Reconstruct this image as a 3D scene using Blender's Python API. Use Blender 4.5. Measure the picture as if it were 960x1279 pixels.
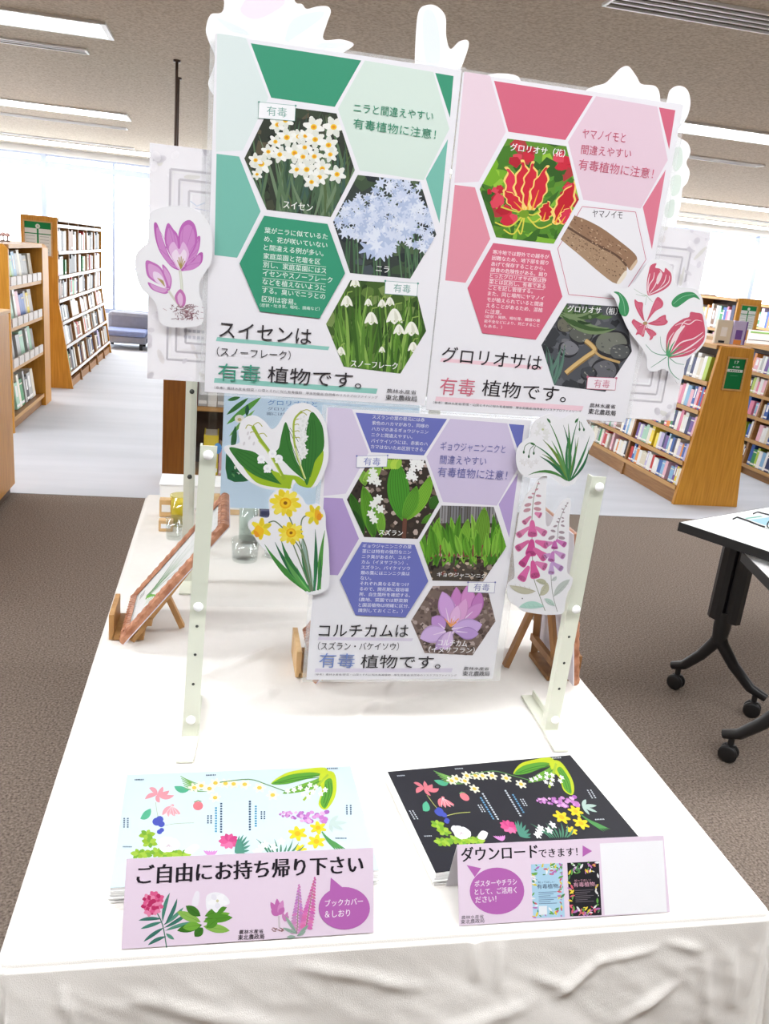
import bpy, bmesh, math, random
import numpy as np
from mathutils import Vector, Matrix, noise

for o in list(bpy.data.objects):
    bpy.data.objects.remove(o, do_unlink=True)
SC = bpy.context.scene
COL = SC.collection
random.seed(7)

# ------------------------------------------------------------------ camera
F_PX, PITCH, ROLL, YAW = 1032.0, 0.2955, 0.0987, 0.2092
CAM = np.array([0.0, 0.0, 1.4266])
def _basis():
    cy, sy = math.cos(YAW), math.sin(YAW)
    f = np.array([sy * math.cos(PITCH), cy * math.cos(PITCH), -math.sin(PITCH)])
    R = np.array([cy, -sy, 0.0]); U = np.cross(R, f)
    c, s = math.cos(ROLL), math.sin(ROLL)
    return c * R + s * U, -s * R + c * U, f
CR, CU, CF = _basis()
cam_d = bpy.data.cameras.new('camera')
cam_d.sensor_fit = 'HORIZONTAL'; cam_d.sensor_width = 36.0
cam_d.lens = F_PX / 960.0 * 36.0
cam_d.clip_start = 0.02; cam_d.clip_end = 200
cam = bpy.data.objects.new('camera', cam_d); COL.objects.link(cam)
cam.matrix_world = Matrix(((CR[0], CU[0], -CF[0], CAM[0]), (CR[1], CU[1], -CF[1], CAM[1]),
                           (CR[2], CU[2], -CF[2], CAM[2]), (0, 0, 0, 1)))
SC.camera = cam

# ------------------------------------------------------------------ light
SC.view_settings.view_transform = 'Standard'
SC.view_settings.look = 'None'
SC.view_settings.gamma = 1.0
SC.view_settings.use_curve_mapping = False
SC.view_settings.exposure = 0.7
W = bpy.data.worlds.new('daylight'); SC.world = W; W.use_nodes = True
W.node_tree.nodes['Background'].inputs[0].default_value = (0.93, 0.97, 1.0, 1)
W.node_tree.nodes['Background'].inputs[1].default_value = 3.5
LAMP_STRENGTH = 12.5      # fluorescent diffusers in the ceiling

# ------------------------------------------------------------------ helpers
def lin(c):
    out = []
    for v in c[:3]:
        v = v / 255.0
        out.append(v / 12.92 if v <= 0.04045 else ((v + 0.055) / 1.055) ** 2.4)
    return tuple(out)

MATS = {}
def mat(name, rgb, rough=0.5, metal=0.0, var=0.0, scale=20.0, stretch=(1, 1, 1), bump=0.0, bscale=None, spec=0.5,
        rgb2=None, detail=3.0):
    if name in MATS: return MATS[name]
    m = bpy.data.materials.new(name); m.use_nodes = True
    nt = m.node_tree; b = nt.nodes['Principled BSDF']
    c = lin(rgb)
    b.inputs['Base Color'].default_value = (*c, 1)
    b.inputs['Roughness'].default_value = rough
    b.inputs['Metallic'].default_value = metal
    b.inputs['Specular IOR Level'].default_value = spec
    if var > 0 or rgb2 or bump > 0:
        tc = nt.nodes.new('ShaderNodeTexCoord'); mp = nt.nodes.new('ShaderNodeMapping')
        mp.inputs['Scale'].default_value = stretch
        nt.links.new(tc.outputs['Object'], mp.inputs['Vector'])
        nz = nt.nodes.new('ShaderNodeTexNoise'); nz.inputs['Scale'].default_value = scale
        nz.inputs['Detail'].default_value = detail
        nt.links.new(mp.outputs['Vector'], nz.inputs['Vector'])
        if var > 0 or rgb2:
            rp = nt.nodes.new('ShaderNodeValToRGB')
            c2 = lin(rgb2) if rgb2 else tuple(v * (1 - var) for v in c)
            c1 = c if rgb2 else tuple(min(1, v * (1 + var)) for v in c)
            rp.color_ramp.elements[0].position = 0.32; rp.color_ramp.elements[1].position = 0.68
            rp.color_ramp.elements[0].color = (*c2, 1); rp.color_ramp.elements[1].color = (*c1, 1)
            nt.links.new(nz.outputs['Fac'], rp.inputs['Fac'])
            nt.links.new(rp.outputs['Color'], b.inputs['Base Color'])
        if bump > 0:
            bp = nt.nodes.new('ShaderNodeBump'); bp.inputs['Strength'].default_value = bump
            bp.inputs['Distance'].default_value = 0.002
            n2 = nz
            if bscale:
                n2 = nt.nodes.new('ShaderNodeTexNoise'); n2.inputs['Scale'].default_value = bscale
                nt.links.new(tc.outputs['Object'], n2.inputs['Vector'])
            nt.links.new(n2.outputs['Fac'], bp.inputs['Height'])
            nt.links.new(bp.outputs['Normal'], b.inputs['Normal'])
    MATS[name] = m
    return m

def clear_mat(name, tint=(1, 1, 1), gloss=0.06, haze=0.0, rough=0.03):
    m = bpy.data.materials.new(name); m.use_nodes = True
    nt = m.node_tree; nt.nodes.remove(nt.nodes['Principled BSDF'])
    out = nt.nodes['Material Output']
    t = nt.nodes.new('ShaderNodeBsdfTransparent'); t.inputs[0].default_value = (*tint, 1)
    g = nt.nodes.new('ShaderNodeBsdfGlossy'); g.inputs['Roughness'].default_value = rough
    mx = nt.nodes.new('ShaderNodeMixShader'); mx.inputs[0].default_value = gloss
    nt.links.new(t.outputs[0], mx.inputs[1]); nt.links.new(g.outputs[0], mx.inputs[2])
    last = mx
    if haze > 0:
        d = nt.nodes.new('ShaderNodeBsdfDiffuse'); d.inputs[0].default_value = (0.85, 0.86, 0.87, 1)
        m2 = nt.nodes.new('ShaderNodeMixShader'); m2.inputs[0].default_value = haze
        nt.links.new(mx.outputs[0], m2.inputs[1]); nt.links.new(d.outputs[0], m2.inputs[2]); last = m2
    nt.links.new(last.outputs[0], out.inputs['Surface'])
    MATS[name] = m
    return m

def emit_mat(name, rgb, s):
    m = bpy.data.materials.new(name); m.use_nodes = True
    b = m.node_tree.nodes['Principled BSDF']
    b.inputs['Base Color'].default_value = (0.8, 0.8, 0.8, 1)
    b.inputs['Emission Color'].default_value = (*lin(rgb), 1)
    b.inputs['Emission Strength'].default_value = s
    MATS[name] = m
    return m

def ink_mat():
    m = bpy.data.materials.new('printed_paper'); m.use_nodes = True
    nt = m.node_tree; b = nt.nodes['Principled BSDF']
    a = nt.nodes.new('ShaderNodeAttribute'); a.attribute_name = 'Col'
    nt.links.new(a.outputs['Color'], b.inputs['Base Color'])
    b.inputs['Roughness'].default_value = 0.55
    b.inputs['Specular IOR Level'].default_value = 0.25
    return m
INK = ink_mat()
def thin_paper():
    m = bpy.data.materials.new('thin_paper'); m.use_nodes = True
    nt = m.node_tree; b = nt.nodes['Principled BSDF']; out = nt.nodes['Material Output']
    a = nt.nodes.new('ShaderNodeAttribute'); a.attribute_name = 'Col'
    nt.links.new(a.outputs['Color'], b.inputs['Base Color']); b.inputs['Roughness'].default_value = 0.6; b.inputs['Specular IOR Level'].default_value = 0.2
    t = nt.nodes.new('ShaderNodeBsdfTranslucent'); nt.links.new(a.outputs['Color'], t.inputs['Color'])
    mx = nt.nodes.new('ShaderNodeMixShader'); mx.inputs[0].default_value = 0.5
    nt.links.new(b.outputs[0], mx.inputs[1]); nt.links.new(t.outputs[0], mx.inputs[2]); nt.links.new(mx.outputs[0], out.inputs['Surface'])
    return m
THIN = thin_paper()
PAPER = 0.72          # reflectance of the white paper the inks are printed on

def tag(o, label=None, cat=None, group=None, kind=None):
    if label: o['label'] = label
    if cat: o['category'] = cat
    if group: o['group'] = group
    if kind: o['kind'] = kind
    return o

def thing(name, loc, label, cat, group=None):
    o = bpy.data.objects.new(name, None); COL.objects.link(o)
    o.empty_display_size = 0.05
    o.location = loc
    return tag(o, label, cat, group)

def adopt(o, parent):
    """parent an object whose mesh is in world coordinates"""
    off = Vector((0, 0, 0)); p = parent
    chain = []
    while p is not None:
        chain.append(p); p = p.parent
    o.parent = parent
    m = Matrix.Identity(4)
    for q in reversed(chain):
        m = m @ q.matrix_parent_inverse @ q.matrix_basis
    o.matrix_parent_inverse = m.inverted()

class MB:
    """collects shapes into one mesh; coordinates in world units"""
    def __init__(s): s.v = []; s.f = []; s.mi = []; s.sm = []
    def add(s, vs, fs, mi=0, smooth=False):
        n = len(s.v); s.v += [tuple(p) for p in vs]
        for f in fs:
            s.f.append(tuple(i + n for i in f)); s.mi.append(mi); s.sm.append(smooth)
    def box(s, x0, x1, y0, y1, z0, z1, mi=0, M=None, b=0.0):
        if b > 0:
            bm = bmesh.new(); bmesh.ops.create_cube(bm, size=1.0)
            bmesh.ops.scale(bm, vec=(x1 - x0, y1 - y0, z1 - z0), verts=bm.verts)
            bmesh.ops.translate(bm, vec=((x0 + x1) / 2, (y0 + y1) / 2, (z0 + z1) / 2), verts=bm.verts)
            bmesh.ops.bevel(bm, geom=bm.edges[:], offset=b, segments=2, affect='EDGES', profile=0.5)
            bm.verts.index_update()
            vs = [v.co.copy() for v in bm.verts]; fs = [[v.index for v in f.verts] for f in bm.faces]; bm.free()
        else:
            vs = [Vector(p) for p in ((x0, y0, z0), (x1, y0, z0), (x1, y1, z0), (x0, y1, z0), (x0, y0, z1), (x1, y0, z1), (x1, y1, z1), (x0, y1, z1))]
            fs = [(0, 3, 2, 1), (4, 5, 6, 7), (0, 1, 5, 4), (1, 2, 6, 5), (2, 3, 7, 6), (3, 0, 4, 7)]
        if M is not None: vs = [M @ p for p in vs]
        s.add(vs, fs, mi); return s
    def prism(s, poly, d, mi=0):
        """poly: list of 3-D points (planar), extruded by vector d"""
        n = len(poly); d = Vector(d)
        a = [Vector(p) for p in poly]; b = [p + d for p in a]
        fs = [tuple(range(n))[::-1], tuple(range(n, 2 * n))] + [(i, (i + 1) % n, n + (i + 1) % n, n + i) for i in range(n)]
        s.add(a + b, fs, mi); return s
    def tube(s, pts, r, n=10, mi=0, cap=True):
        pts = [Vector(p) for p in pts]; rs = r if isinstance(r, (list, tuple)) else [r] * len(pts)
        vs = []; fs = []; prev = None
        for i, p in enumerate(pts):
            t = (pts[min(i + 1, len(pts) - 1)] - pts[max(i - 1, 0)]).normalized()
            if prev is None:
                u = t.orthogonal().normalized()
            else:
                u = (prev - t * prev.dot(t)).normalized()
            prev = u; w = t.cross(u)
            for k in range(n):
                a = 2 * math.pi * k / n
                vs.append(p + (u * math.cos(a) + w * math.sin(a)) * rs[i])
        for i in range(len(pts) - 1):
            for k in range(n):
                fs.append((i * n + k, i * n + (k + 1) % n, (i + 1) * n + (k + 1) % n, (i + 1) * n + k))
        s.add(vs, fs, mi, True)
        if cap:
            m = (len(pts) - 1) * n
            s.add(vs[:n], [tuple(range(n))[::-1]], mi); s.add(vs[m:], [tuple(range(n))], mi)
        return s
    def bar(s, p, q, w, h, mi=0, up=(0, 0, 1)):
        p = Vector(p); q = Vector(q); t = (q - p).normalized(); up = Vector(up)
        if abs(t.dot(up)) > 0.98: up = Vector((0, 1, 0))
        a = t.cross(up).normalized(); b = a.cross(t).normalized()
        vs = []
        for c in (p, q):
            for (i, j) in ((-1, -1), (1, -1), (1, 1), (-1, 1)):
                vs.append(c + a * (i * w / 2) + b * (j * h / 2))
        s.add(vs, [(0, 1, 2, 3)[::-1], (4, 5, 6, 7), (0, 1, 5, 4), (1, 2, 6, 5), (2, 3, 7, 6), (3, 0, 4, 7)], mi); return s
    def lathe(s, c, axis, prof, n=20, mi=0):
        c = Vector(c); t = Vector(axis).normalized(); u = t.orthogonal().normalized(); w = t.cross(u)
        vs = []; fs = []
        for (r, h) in prof:
            for k in range(n):
                a = 2 * math.pi * k / n
                vs.append(c + t * h + (u * math.cos(a) + w * math.sin(a)) * max(r, 1e-5))
        for i in range(len(prof) - 1):
            for k in range(n):
                fs.append((i * n + k, i * n + (k + 1) % n, (i + 1) * n + (k + 1) % n, (i + 1) * n + k))
        s.add(vs, fs, mi, True); return s
    def build(s, name, mats, parent=None, local=False, origin=None):
        if not isinstance(mats, (list, tuple)): mats = [mats]
        me = bpy.data.meshes.new(name)
        vs = s.v
        if origin is not None:
            vs = [(p[0] - origin[0], p[1] - origin[1], p[2] - origin[2]) for p in vs]
        me.from_pydata(vs, [], s.f); me.update()
        for m in mats: me.materials.append(m)
        me.polygons.foreach_set('material_index', s.mi)
        me.polygons.foreach_set('use_smooth', s.sm)
        bm = bmesh.new(); bm.from_mesh(me)
        bmesh.ops.recalc_face_normals(bm, faces=bm.faces); bm.to_mesh(me); bm.free()
        o = bpy.data.objects.new(name, me); COL.objects.link(o)
        if origin is not None: o.location = origin
        if parent is not None:
            if local: o.parent = parent
            else: adopt(o, parent)
        return o

def struct(name, mb, m, parent=None):
    o = mb.build(name, m, parent)
    if parent is None: o['kind'] = 'structure'
    return o

# sight lines: where a traced point lies on a real plane of the room
def ray(px, py):
    return (px - 480) / F_PX * CR - (py - 639.5) / F_PX * CU + CF
def onplane(px, py, O, n):
    d = ray(px, py); t = np.dot(np.asarray(O) - CAM, n) / np.dot(d, n)
    return CAM + d * t

def ordinal(n):
    one = ['', 'first', 'second', 'third', 'fourth', 'fifth', 'sixth', 'seventh', 'eighth', 'ninth', 'tenth', 'eleventh', 'twelfth',
           'thirteenth', 'fourteenth', 'fifteenth', 'sixteenth', 'seventeenth', 'eighteenth', 'nineteenth']
    if n < 20: return one[n]
    tens = {2: ('twenty', 'twentieth'), 3: ('thirty', 'thirtieth'), 4: ('forty', 'fortieth'), 5: ('fifty', 'fiftieth'), 6: ('sixty', 'sixtieth')}[n // 10]
    return tens[1] if n % 10 == 0 else tens[0] + '-' + one[n % 10]

# ------------------------------------------------------------------ materials
M_CARPET = mat('carpet_brown', (150, 137, 126), 0.95, rgb2=(92, 81, 73), scale=150, bump=0.6, spec=0.1, detail=6)
M_AISLE = mat('floor_pale', (200, 203, 211), 0.6, rgb2=(188, 192, 200), scale=1.4, stretch=(0.5, 3, 1), spec=0.25)
M_CEIL = mat('ceiling_board', (206, 194, 176), 0.9, rgb2=(170, 156, 138), scale=70, spec=0.1, detail=8)
M_WALL = mat('wall_paint', (228, 225, 218), 0.8, var=0.02, scale=3)
M_OAK = mat('oak_veneer', (208, 148, 54), 0.45, rgb2=(186, 126, 40), scale=9, stretch=(9, 9, 0.5), spec=0.35)
M_OAKD = mat('oak_board', (168, 122, 72), 0.5, rgb2=(146, 101, 56), scale=9, stretch=(2, 0.6, 8))
M_OAKE = mat('oak_edge', (205, 160, 98), 0.5, rgb2=(190, 142, 82), scale=9, stretch=(2, 0.6, 8))
M_DARKW = mat('walnut_back', (84, 62, 46), 0.6, var=0.15, scale=12)
M_WHITEMET = mat('white_metal', (236, 236, 234), 0.35, var=0.01)
M_STAND = mat('stand_beige_steel', (214, 216, 200), 0.35, var=0.015, scale=6)
M_DARKMET = mat('dark_screw', (70, 72, 68), 0.4, 0.6)
M_FRAME = mat('window_alu', (150, 158, 178), 0.4, 0.3, var=0.03)
M_CLOTH = mat('tablecloth_cotton', (230, 226, 220), 0.85, var=0.012, scale=40, bump=0.25, bscale=900, spec=0.15)
M_PLASTW = mat('white_plastic', (242, 242, 242), 0.3)
M_BLACK = mat('black_steel', (26, 26, 28), 0.38, var=0.1, scale=30)
M_BLACKP = mat('black_plastic', (20, 20, 22), 0.5)
M_DESK = mat('desk_laminate', (240, 240, 240), 0.35, var=0.01)
M_GREEN = mat('sign_green', (0, 122, 62), 0.5, var=0.02)
M_EASEL = mat('easel_pine', (196, 150, 92), 0.55, rgb2=(168, 120, 66), scale=14, stretch=(3, 3, 0.6))
M_EASELK = mat('easel_beech', (222, 186, 136), 0.55, rgb2=(204, 164, 110), scale=14, stretch=(3, 3, 0.6))
M_ROSE = mat('rose_gold_wood', (196, 140, 108), 0.4, 0.15, rgb2=(150, 94, 66), scale=60, bump=0.8)
M_SOFA = mat('seat_blue', (120, 132, 172), 0.8, var=0.06)
M_SOFAG = mat('seat_grey', (132, 134, 146), 0.7, var=0.05)
GLASS = clear_mat('window_glass', gloss=0.03)
ACRYL = clear_mat('clear_acrylic', (0.985, 0.99, 0.99), 0.03)
SLEEVE = clear_mat('clear_sleeve', (0.99, 0.99, 0.99), 0.03, haze=0.16, rough=0.1)
TUMBLER = clear_mat('clear_glass', (0.955, 0.975, 0.97), 0.10)
YGLASS = clear_mat('yellow_glass', (0.95, 0.92, 0.62), 0.10)
LAMP = emit_mat('fluorescent_diffuser', (250, 252, 255), LAMP_STRENGTH)

# ------------------------------------------------------------------ room
H = 2.45; X0, X1, Y0, Y1 = -9.0, 16.0, -6.0, 12.9
BND = 4.68
struct('floor', MB().box(X0, X1, Y0, BND, -0.1, 0.0), M_CARPET)
struct('floor_aisle', MB().box(X0, X1, BND, Y1 + 0.2, -0.1, 0.002), M_AISLE)
struct('ceiling', MB().box(X0, X1, Y0, Y1 + 0.2, H, H + 0.1), M_CEIL)
struct('wall_left', MB().box(X0 - 0.1, X0, Y0, Y1 + 0.2, 0, H), M_WALL)
struct('wall_right', MB().box(X1, X1 + 0.1, Y0, Y1 + 0.2, 0, H), M_WALL)
struct('wall_front', MB().box(X0, X1, Y0 - 0.1, Y0, 0, H), mat('wall_tan', (140, 126, 110), 0.8, var=0.03, scale=3))
wb = MB(); wb.box(X0, X1, Y1, Y1 + 0.15, 0, 0.30)
wb.box(X0, X1, Y1, Y1 + 0.15, 2.36, H)
struct('wall_back', wb, M_WALL)
# window wall: bays of 1.84 m, each with a middle mullion and a transom strip
nb = 0; x = -2.5 - 1.84 * 3
while x < X1 - 0.2:
    xe = min(x + 1.84, X1); xs = max(x, X0)
    nb += 1
    w = MB()
    w.box(xs - 0.035, xs + 0.035, Y1 - 0.03, Y1 + 0.1, 0.30, 2.36)
    w.box(xs + 0.035, xe - 0.035, Y1 - 0.02, Y1 + 0.1, 0.30, 0.36)
    w.box(xs + 0.035, xe - 0.035, Y1 - 0.02, Y1 + 0.1, 2.19, 2.27)
    w.box(xs + 0.035, xe - 0.035, Y1, Y1 + 0.1, 2.34, 2.36)
    xm = (xs + xe) / 2
    w.box(xm - 0.018, xm + 0.018, Y1 + 0.0, Y1 + 0.1, 0.36, 2.34)
    fr = w.build('window_%d' % nb, M_FRAME); fr['kind'] = 'structure'
    pn = MB().box(xs + 0.035, xe - 0.035, Y1 + 0.05, Y1 + 0.056, 0.36, 2.34).build('pane', GLASS, fr)
    x += 1.84
struct('baseboard_back', MB().box(X0, X1, Y1 - 0.012, Y1, 0, 0.08), M_WHITEMET)

# ceiling lights: long recessed fluorescent runs on either side of the aisle
def ceil_light(xa, xb, y, w, label):
    t = thing('ceiling_light', ((xa + xb) / 2, y, H), label, 'ceiling light', 'fluorescent ceiling lights')
    f = MB()
    f.box(xa - 0.03, xb + 0.03, y - w / 2 - 0.03, y - w / 2, H - 0.014, H)
    f.box(xa - 0.03, xb + 0.03, y + w / 2, y + w / 2 + 0.03, H - 0.014, H)
    f.box(xa - 0.03, xa, y - w / 2, y + w / 2, H - 0.014, H)
    f.box(xb, xb + 0.03, y - w / 2, y + w / 2, H - 0.014, H)
    f.build('light_frame', M_WHITEMET, t)
    MB().box(xa, xb, y - w / 2, y + w / 2, H - 0.010, H - 0.002).build('diffuser', LAMP, t)
ceil_light(-6.0, -0.68, 5.16, 0.30, 'ceiling light run at upper left, nearest of the left runs')
ceil_light(-6.6, -0.95, 8.62, 0.36, 'middle ceiling light run on the left side of the aisle')
ceil_light(-7.2, -0.80, 12.10, 0.50, 'ceiling light run on the left just before the windows')
ceil_light(1.9, 9.0, 5.52, 0.30, 'ceiling light run on the right, nearest, beside the pink poster')
ceil_light(1.9, 12.5, 9.75, 0.36, 'middle ceiling light run on the right side of the room')
ceil_light(1.9, 14.5, 12.30, 0.45, 'ceiling light run on the right just before the windows')
ceil_light(-3.0, 4.0, 0.15, 0.34, 'unseen ceiling light run added over the front of the display table')  # added out of view to brighten the posters and table top
ceil_light(-6.0, -0.9, 1.75, 0.30, 'ceiling light run above the floor left of the display table')
ceil_light(1.3, 8.0, 1.75, 0.30, 'ceiling light run above the desks at the right')

def ceil_vent(xa, xb, y, w, label, n=2):
    t = thing('ceiling_vent', ((xa + xb) / 2, y, H), label, 'ceiling vent', 'linear ceiling vents')
    MB().box(xa, xb, y - w / 2, y + w / 2, H - 0.004, H - 0.001).build('slot', mat('vent_shadow_gap', (92, 88, 80), 0.9), t)
    f = MB(); e = 0.012
    f.box(xa - e, xb + e, y - w / 2 - e, y - w / 2, H - 0.012, H); f.box(xa - e, xb + e, y + w / 2, y + w / 2 + e, H - 0.012, H)
    f.box(xa - e, xa, y - w / 2, y + w / 2, H - 0.012, H); f.box(xb, xb + e, y - w / 2, y + w / 2, H - 0.012, H)
    f.build('vent_frame', M_WHITEMET, t)
    for k in range(1, n):
        yy = y - w / 2 + w * k / n
        MB().box(xa, xb, yy - 0.006, yy + 0.006, H - 0.011, H - 0.004).build('slat', M_WHITEMET, t)
ceil_vent(-6.0, -0.87, 5.80, 0.10, 'slim ceiling vent just behind the nearest left light run')
ceil_vent(-6.4, -1.05, 9.55, 0.12, 'slim ceiling vent behind the middle left light run')
ceil_vent(-6.4, -1.18, 11.55, 0.10, 'slim ceiling vent close to the left window light run')
ceil_vent(1.40, 7.0, 3.33, 0.20, 'wide slatted ceiling vent in the top right corner', 4)
ceil_vent(1.9, 4.25, 6.65, 0.10, 'short ceiling vent behind the nearest right light run')
ceil_vent(5.0, 12.0, 11.35, 0.12, 'slim ceiling vent in front of the right windows')

# hanging sign on two thin rods (its board is behind the green poster)
t = thing('hanging_sign', (-0.31, 5.35, 1.45), 'sign on two thin dark rods hanging from the ceiling', 'hanging sign')
for (xx, yy) in ((-0.333, 5.70), (-0.355, 6.28)):
    MB().tube([(xx, yy, H), (xx, yy, 1.95)], 0.009, 8).lathe((xx, yy, H - 0.012), (0, 0, 1), [(0, 0), (0.022, 0), (0.022, 0.012)]).build('rod', mat('rod_brown', (72, 54, 44), 0.4, 0.3), t)
MB().box(-0.355, -0.333, 5.60, 6.40, 1.62, 1.95, b=0.004).build('sign_board', M_GREEN, t)

# pale tree outside the windows
t = thing('tree', (-2.0, 17.5, 0), 'thin bare tree seen faintly through the left windows', 'tree')
tb = MB(); rr = random.Random(3)
tb.tube([(-2.0, 17.5, -0.5), (-1.98, 17.5, 1.0), (-2.02, 17.5, 2.0), (-1.96, 17.5, 3.4)], [0.06, 0.05, 0.04, 0.02], 8)
for k in range(16):
    z = 0.6 + k * 0.16; a = rr.uniform(0, 6.28); l = rr.uniform(0.3, 0.9)
    tb.tube([(-2.0, 17.5, z), (-2.0 + math.cos(a) * l * .5, 17.5 + math.sin(a) * l * .5, z + .15), (-2.0 + math.cos(a) * l, 17.5 + math.sin(a) * l, z + .3)], [0.014, 0.010, 0.005], 5)
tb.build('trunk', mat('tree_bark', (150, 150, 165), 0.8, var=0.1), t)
lf = MB()
for k in range(160):
    a = rr.uniform(0, 6.28); l = rr.uniform(0.1, 0.9); z = rr.uniform(0.5, 3.2); p = Vector((-2.0 + math.cos(a) * l, 17.5 + math.sin(a) * l, z))
    d = Vector((rr.uniform(-1, 1), rr.uniform(-.4, .4), rr.uniform(-1, 1))).normalized() * 0.05; e = Vector((d.z, 0, -d.x)) * 0.5
    lf.add([p - d, p + e, p + d, p - e], [(0, 1, 2, 3)])
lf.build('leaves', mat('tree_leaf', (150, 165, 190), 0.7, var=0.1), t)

# two blue-grey seats by the window
for k, (xa, lab) in enumerate(((-1.50, 'blue-grey upholstered seat under the window, beside the tall left bookcase'),
                               (-0.93, 'blue-grey upholstered seat under the window, half behind the white poster back'))):
    t = thing('sofa_seat', (xa + 0.26, 11.5, 0), lab, 'sofa', 'window seats')
    MB().box(xa, xa + 0.53, 11.2, 11.75, 0.08, 0.17, b=0.02).build('base', M_SOFAG, t)
    MB().box(xa + 0.01, xa + 0.52, 11.18, 11.70, 0.17, 0.24, b=0.025).build('cushion', M_SOFA, t)
    MB().box(xa, xa + 0.53, 11.62, 11.85, 0.17, 0.44, b=0.05).build('backrest', M_SOFAG, t)
    for xx in (xa + 0.05, xa + 0.46):
        for yy in (11.25, 11.68):
            MB().box(xx - 0.02, xx + 0.02, yy - 0.02, yy + 0.02, 0.0, 0.08).build('leg', M_BLACKP, t)

# ------------------------------------------------------------------ books
BOOKC = [('white', (240, 240, 238)), ('ivory', (222, 214, 194)), ('pale grey', (188, 190, 190)), ('pale pink', (238, 188, 200)),
         ('pink', (228, 130, 160)), ('red', (200, 48, 44)), ('orange', (238, 150, 70)), ('yellow', (244, 220, 60)), ('lime', (178, 204, 76)),
         ('green', (52, 148, 86)), ('mint', (170, 214, 190)), ('sky blue', (140, 186, 222)), ('blue', (52, 96, 178)), ('navy', (36, 46, 96)),
         ('purple', (112, 78, 158)), ('black', (30, 30, 36)), ('brown', (128, 88, 62)), ('cream', (244, 238, 222)), ('lavender', (196, 186, 224))]
BOOKW = dict(general=[14, 6, 6, 7, 4, 2, 3, 3, 3, 2, 4, 6, 7, 5, 2, 3, 2, 8, 3],
             reference=[2, 9, 14, 0, 0, 1, 0, 0, 0, 1, 0, 0, 0, 1, 0, 9, 9, 5, 1],
             magazine=[6, 3, 8, 1, 0, 0, 0, 1, 1, 2, 5, 4, 1, 0, 0, 1, 0, 4, 3])
for n_, c_ in BOOKC: mat('cover_' + n_.replace(' ', '_'), c_, 0.45, var=0.02)
PAGES = mat('book_pages', (236, 230, 214), 0.8)
BAND = mat('spine_label', (250, 250, 248), 0.5)
BOOKMESH = {}
def book_mesh(cname, variant):
    """unit book: thickness along y (0..1), depth along x (0..1, spine at x=0), height z (0..1)"""
    key = (cname, variant)
    if key in BOOKMESH: return BOOKMESH[key]
    mb = MB()
    e = 0.09
    mb.box(0, 0.035, 0, 1, 0, 1, 0)                    # spine
    mb.box(0.035, 1, 0, e, 0, 1, 0); mb.box(0.035, 1, 1 - e, 1, 0, 1, 0)   # covers
    mb.box(0.035, 0.97, e, 1 - e, 0.015, 0.985, 1)     # page block
    if variant: mb.box(-0.004, 0.0, 0.04, 0.96, 0.07, 0.17, 2)
    if variant == 2: mb.box(-0.004, 0.0, 0.25, 0.75, 0.45, 0.88, 2)
    if variant == 3: mb.box(-0.004, 0.0, 0.02, 0.98, 0.80, 0.86, 1)
    me = bpy.data.meshes.new('book')
    me.from_pydata(mb.v, [], mb.f); me.update()
    for m in (MATS['cover_' + cname.replace(' ', '_')], PAGES, BAND): me.materials.append(m)
    me.polygons.foreach_set('material_index', mb.mi)
    BOOKMESH[key] = me
    return me

def fill_row(face, xf, ya, yb, z, hmax, thick, depth, pal, labeler, group, lean, rng, name='book', cat='book', gaps=0.06, order=1, count=None, xfun=None):
    """a row of single books, spines along the aisle; face=-1: spines look to -X, +1: to +X"""
    i = 0; y = ya
    names = [b[0] for b in BOOKC]
    while True:
        th = thick * rng.uniform(0.6, 1.45)
        if y + th > yb: break
        if rng.random() < gaps: y += thick * rng.uniform(0.5, 1.5); continue
        i += 1
        cn = rng.choices(names, BOOKW[pal])[0]
        h = hmax * rng.uniform(0.72, 0.97); dpt = depth * rng.uniform(0.85, 1.0)
        o = bpy.data.objects.new(name, book_mesh(cn, rng.choice([0, 1, 1, 2, 3] if pal != 'reference' else [0, 0, 1, 0, 3])))
        COL.objects.link(o)
        o.scale = (dpt, th * 0.97, h)
        if face < 0:
            o.location = (xf + 0.012, y, z + 0.0015 - 0.012 * math.tan(lean)); o.rotation_euler = (0, lean, 0)
        else:
            o.location = (xf - 0.012, y + th * 0.97, z + 0.0015 - 0.012 * math.tan(lean)); o.rotation_euler = (0, lean, math.pi)
        tag(o, labeler(cn, i), cat, group)
        y += th
    return i

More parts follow.
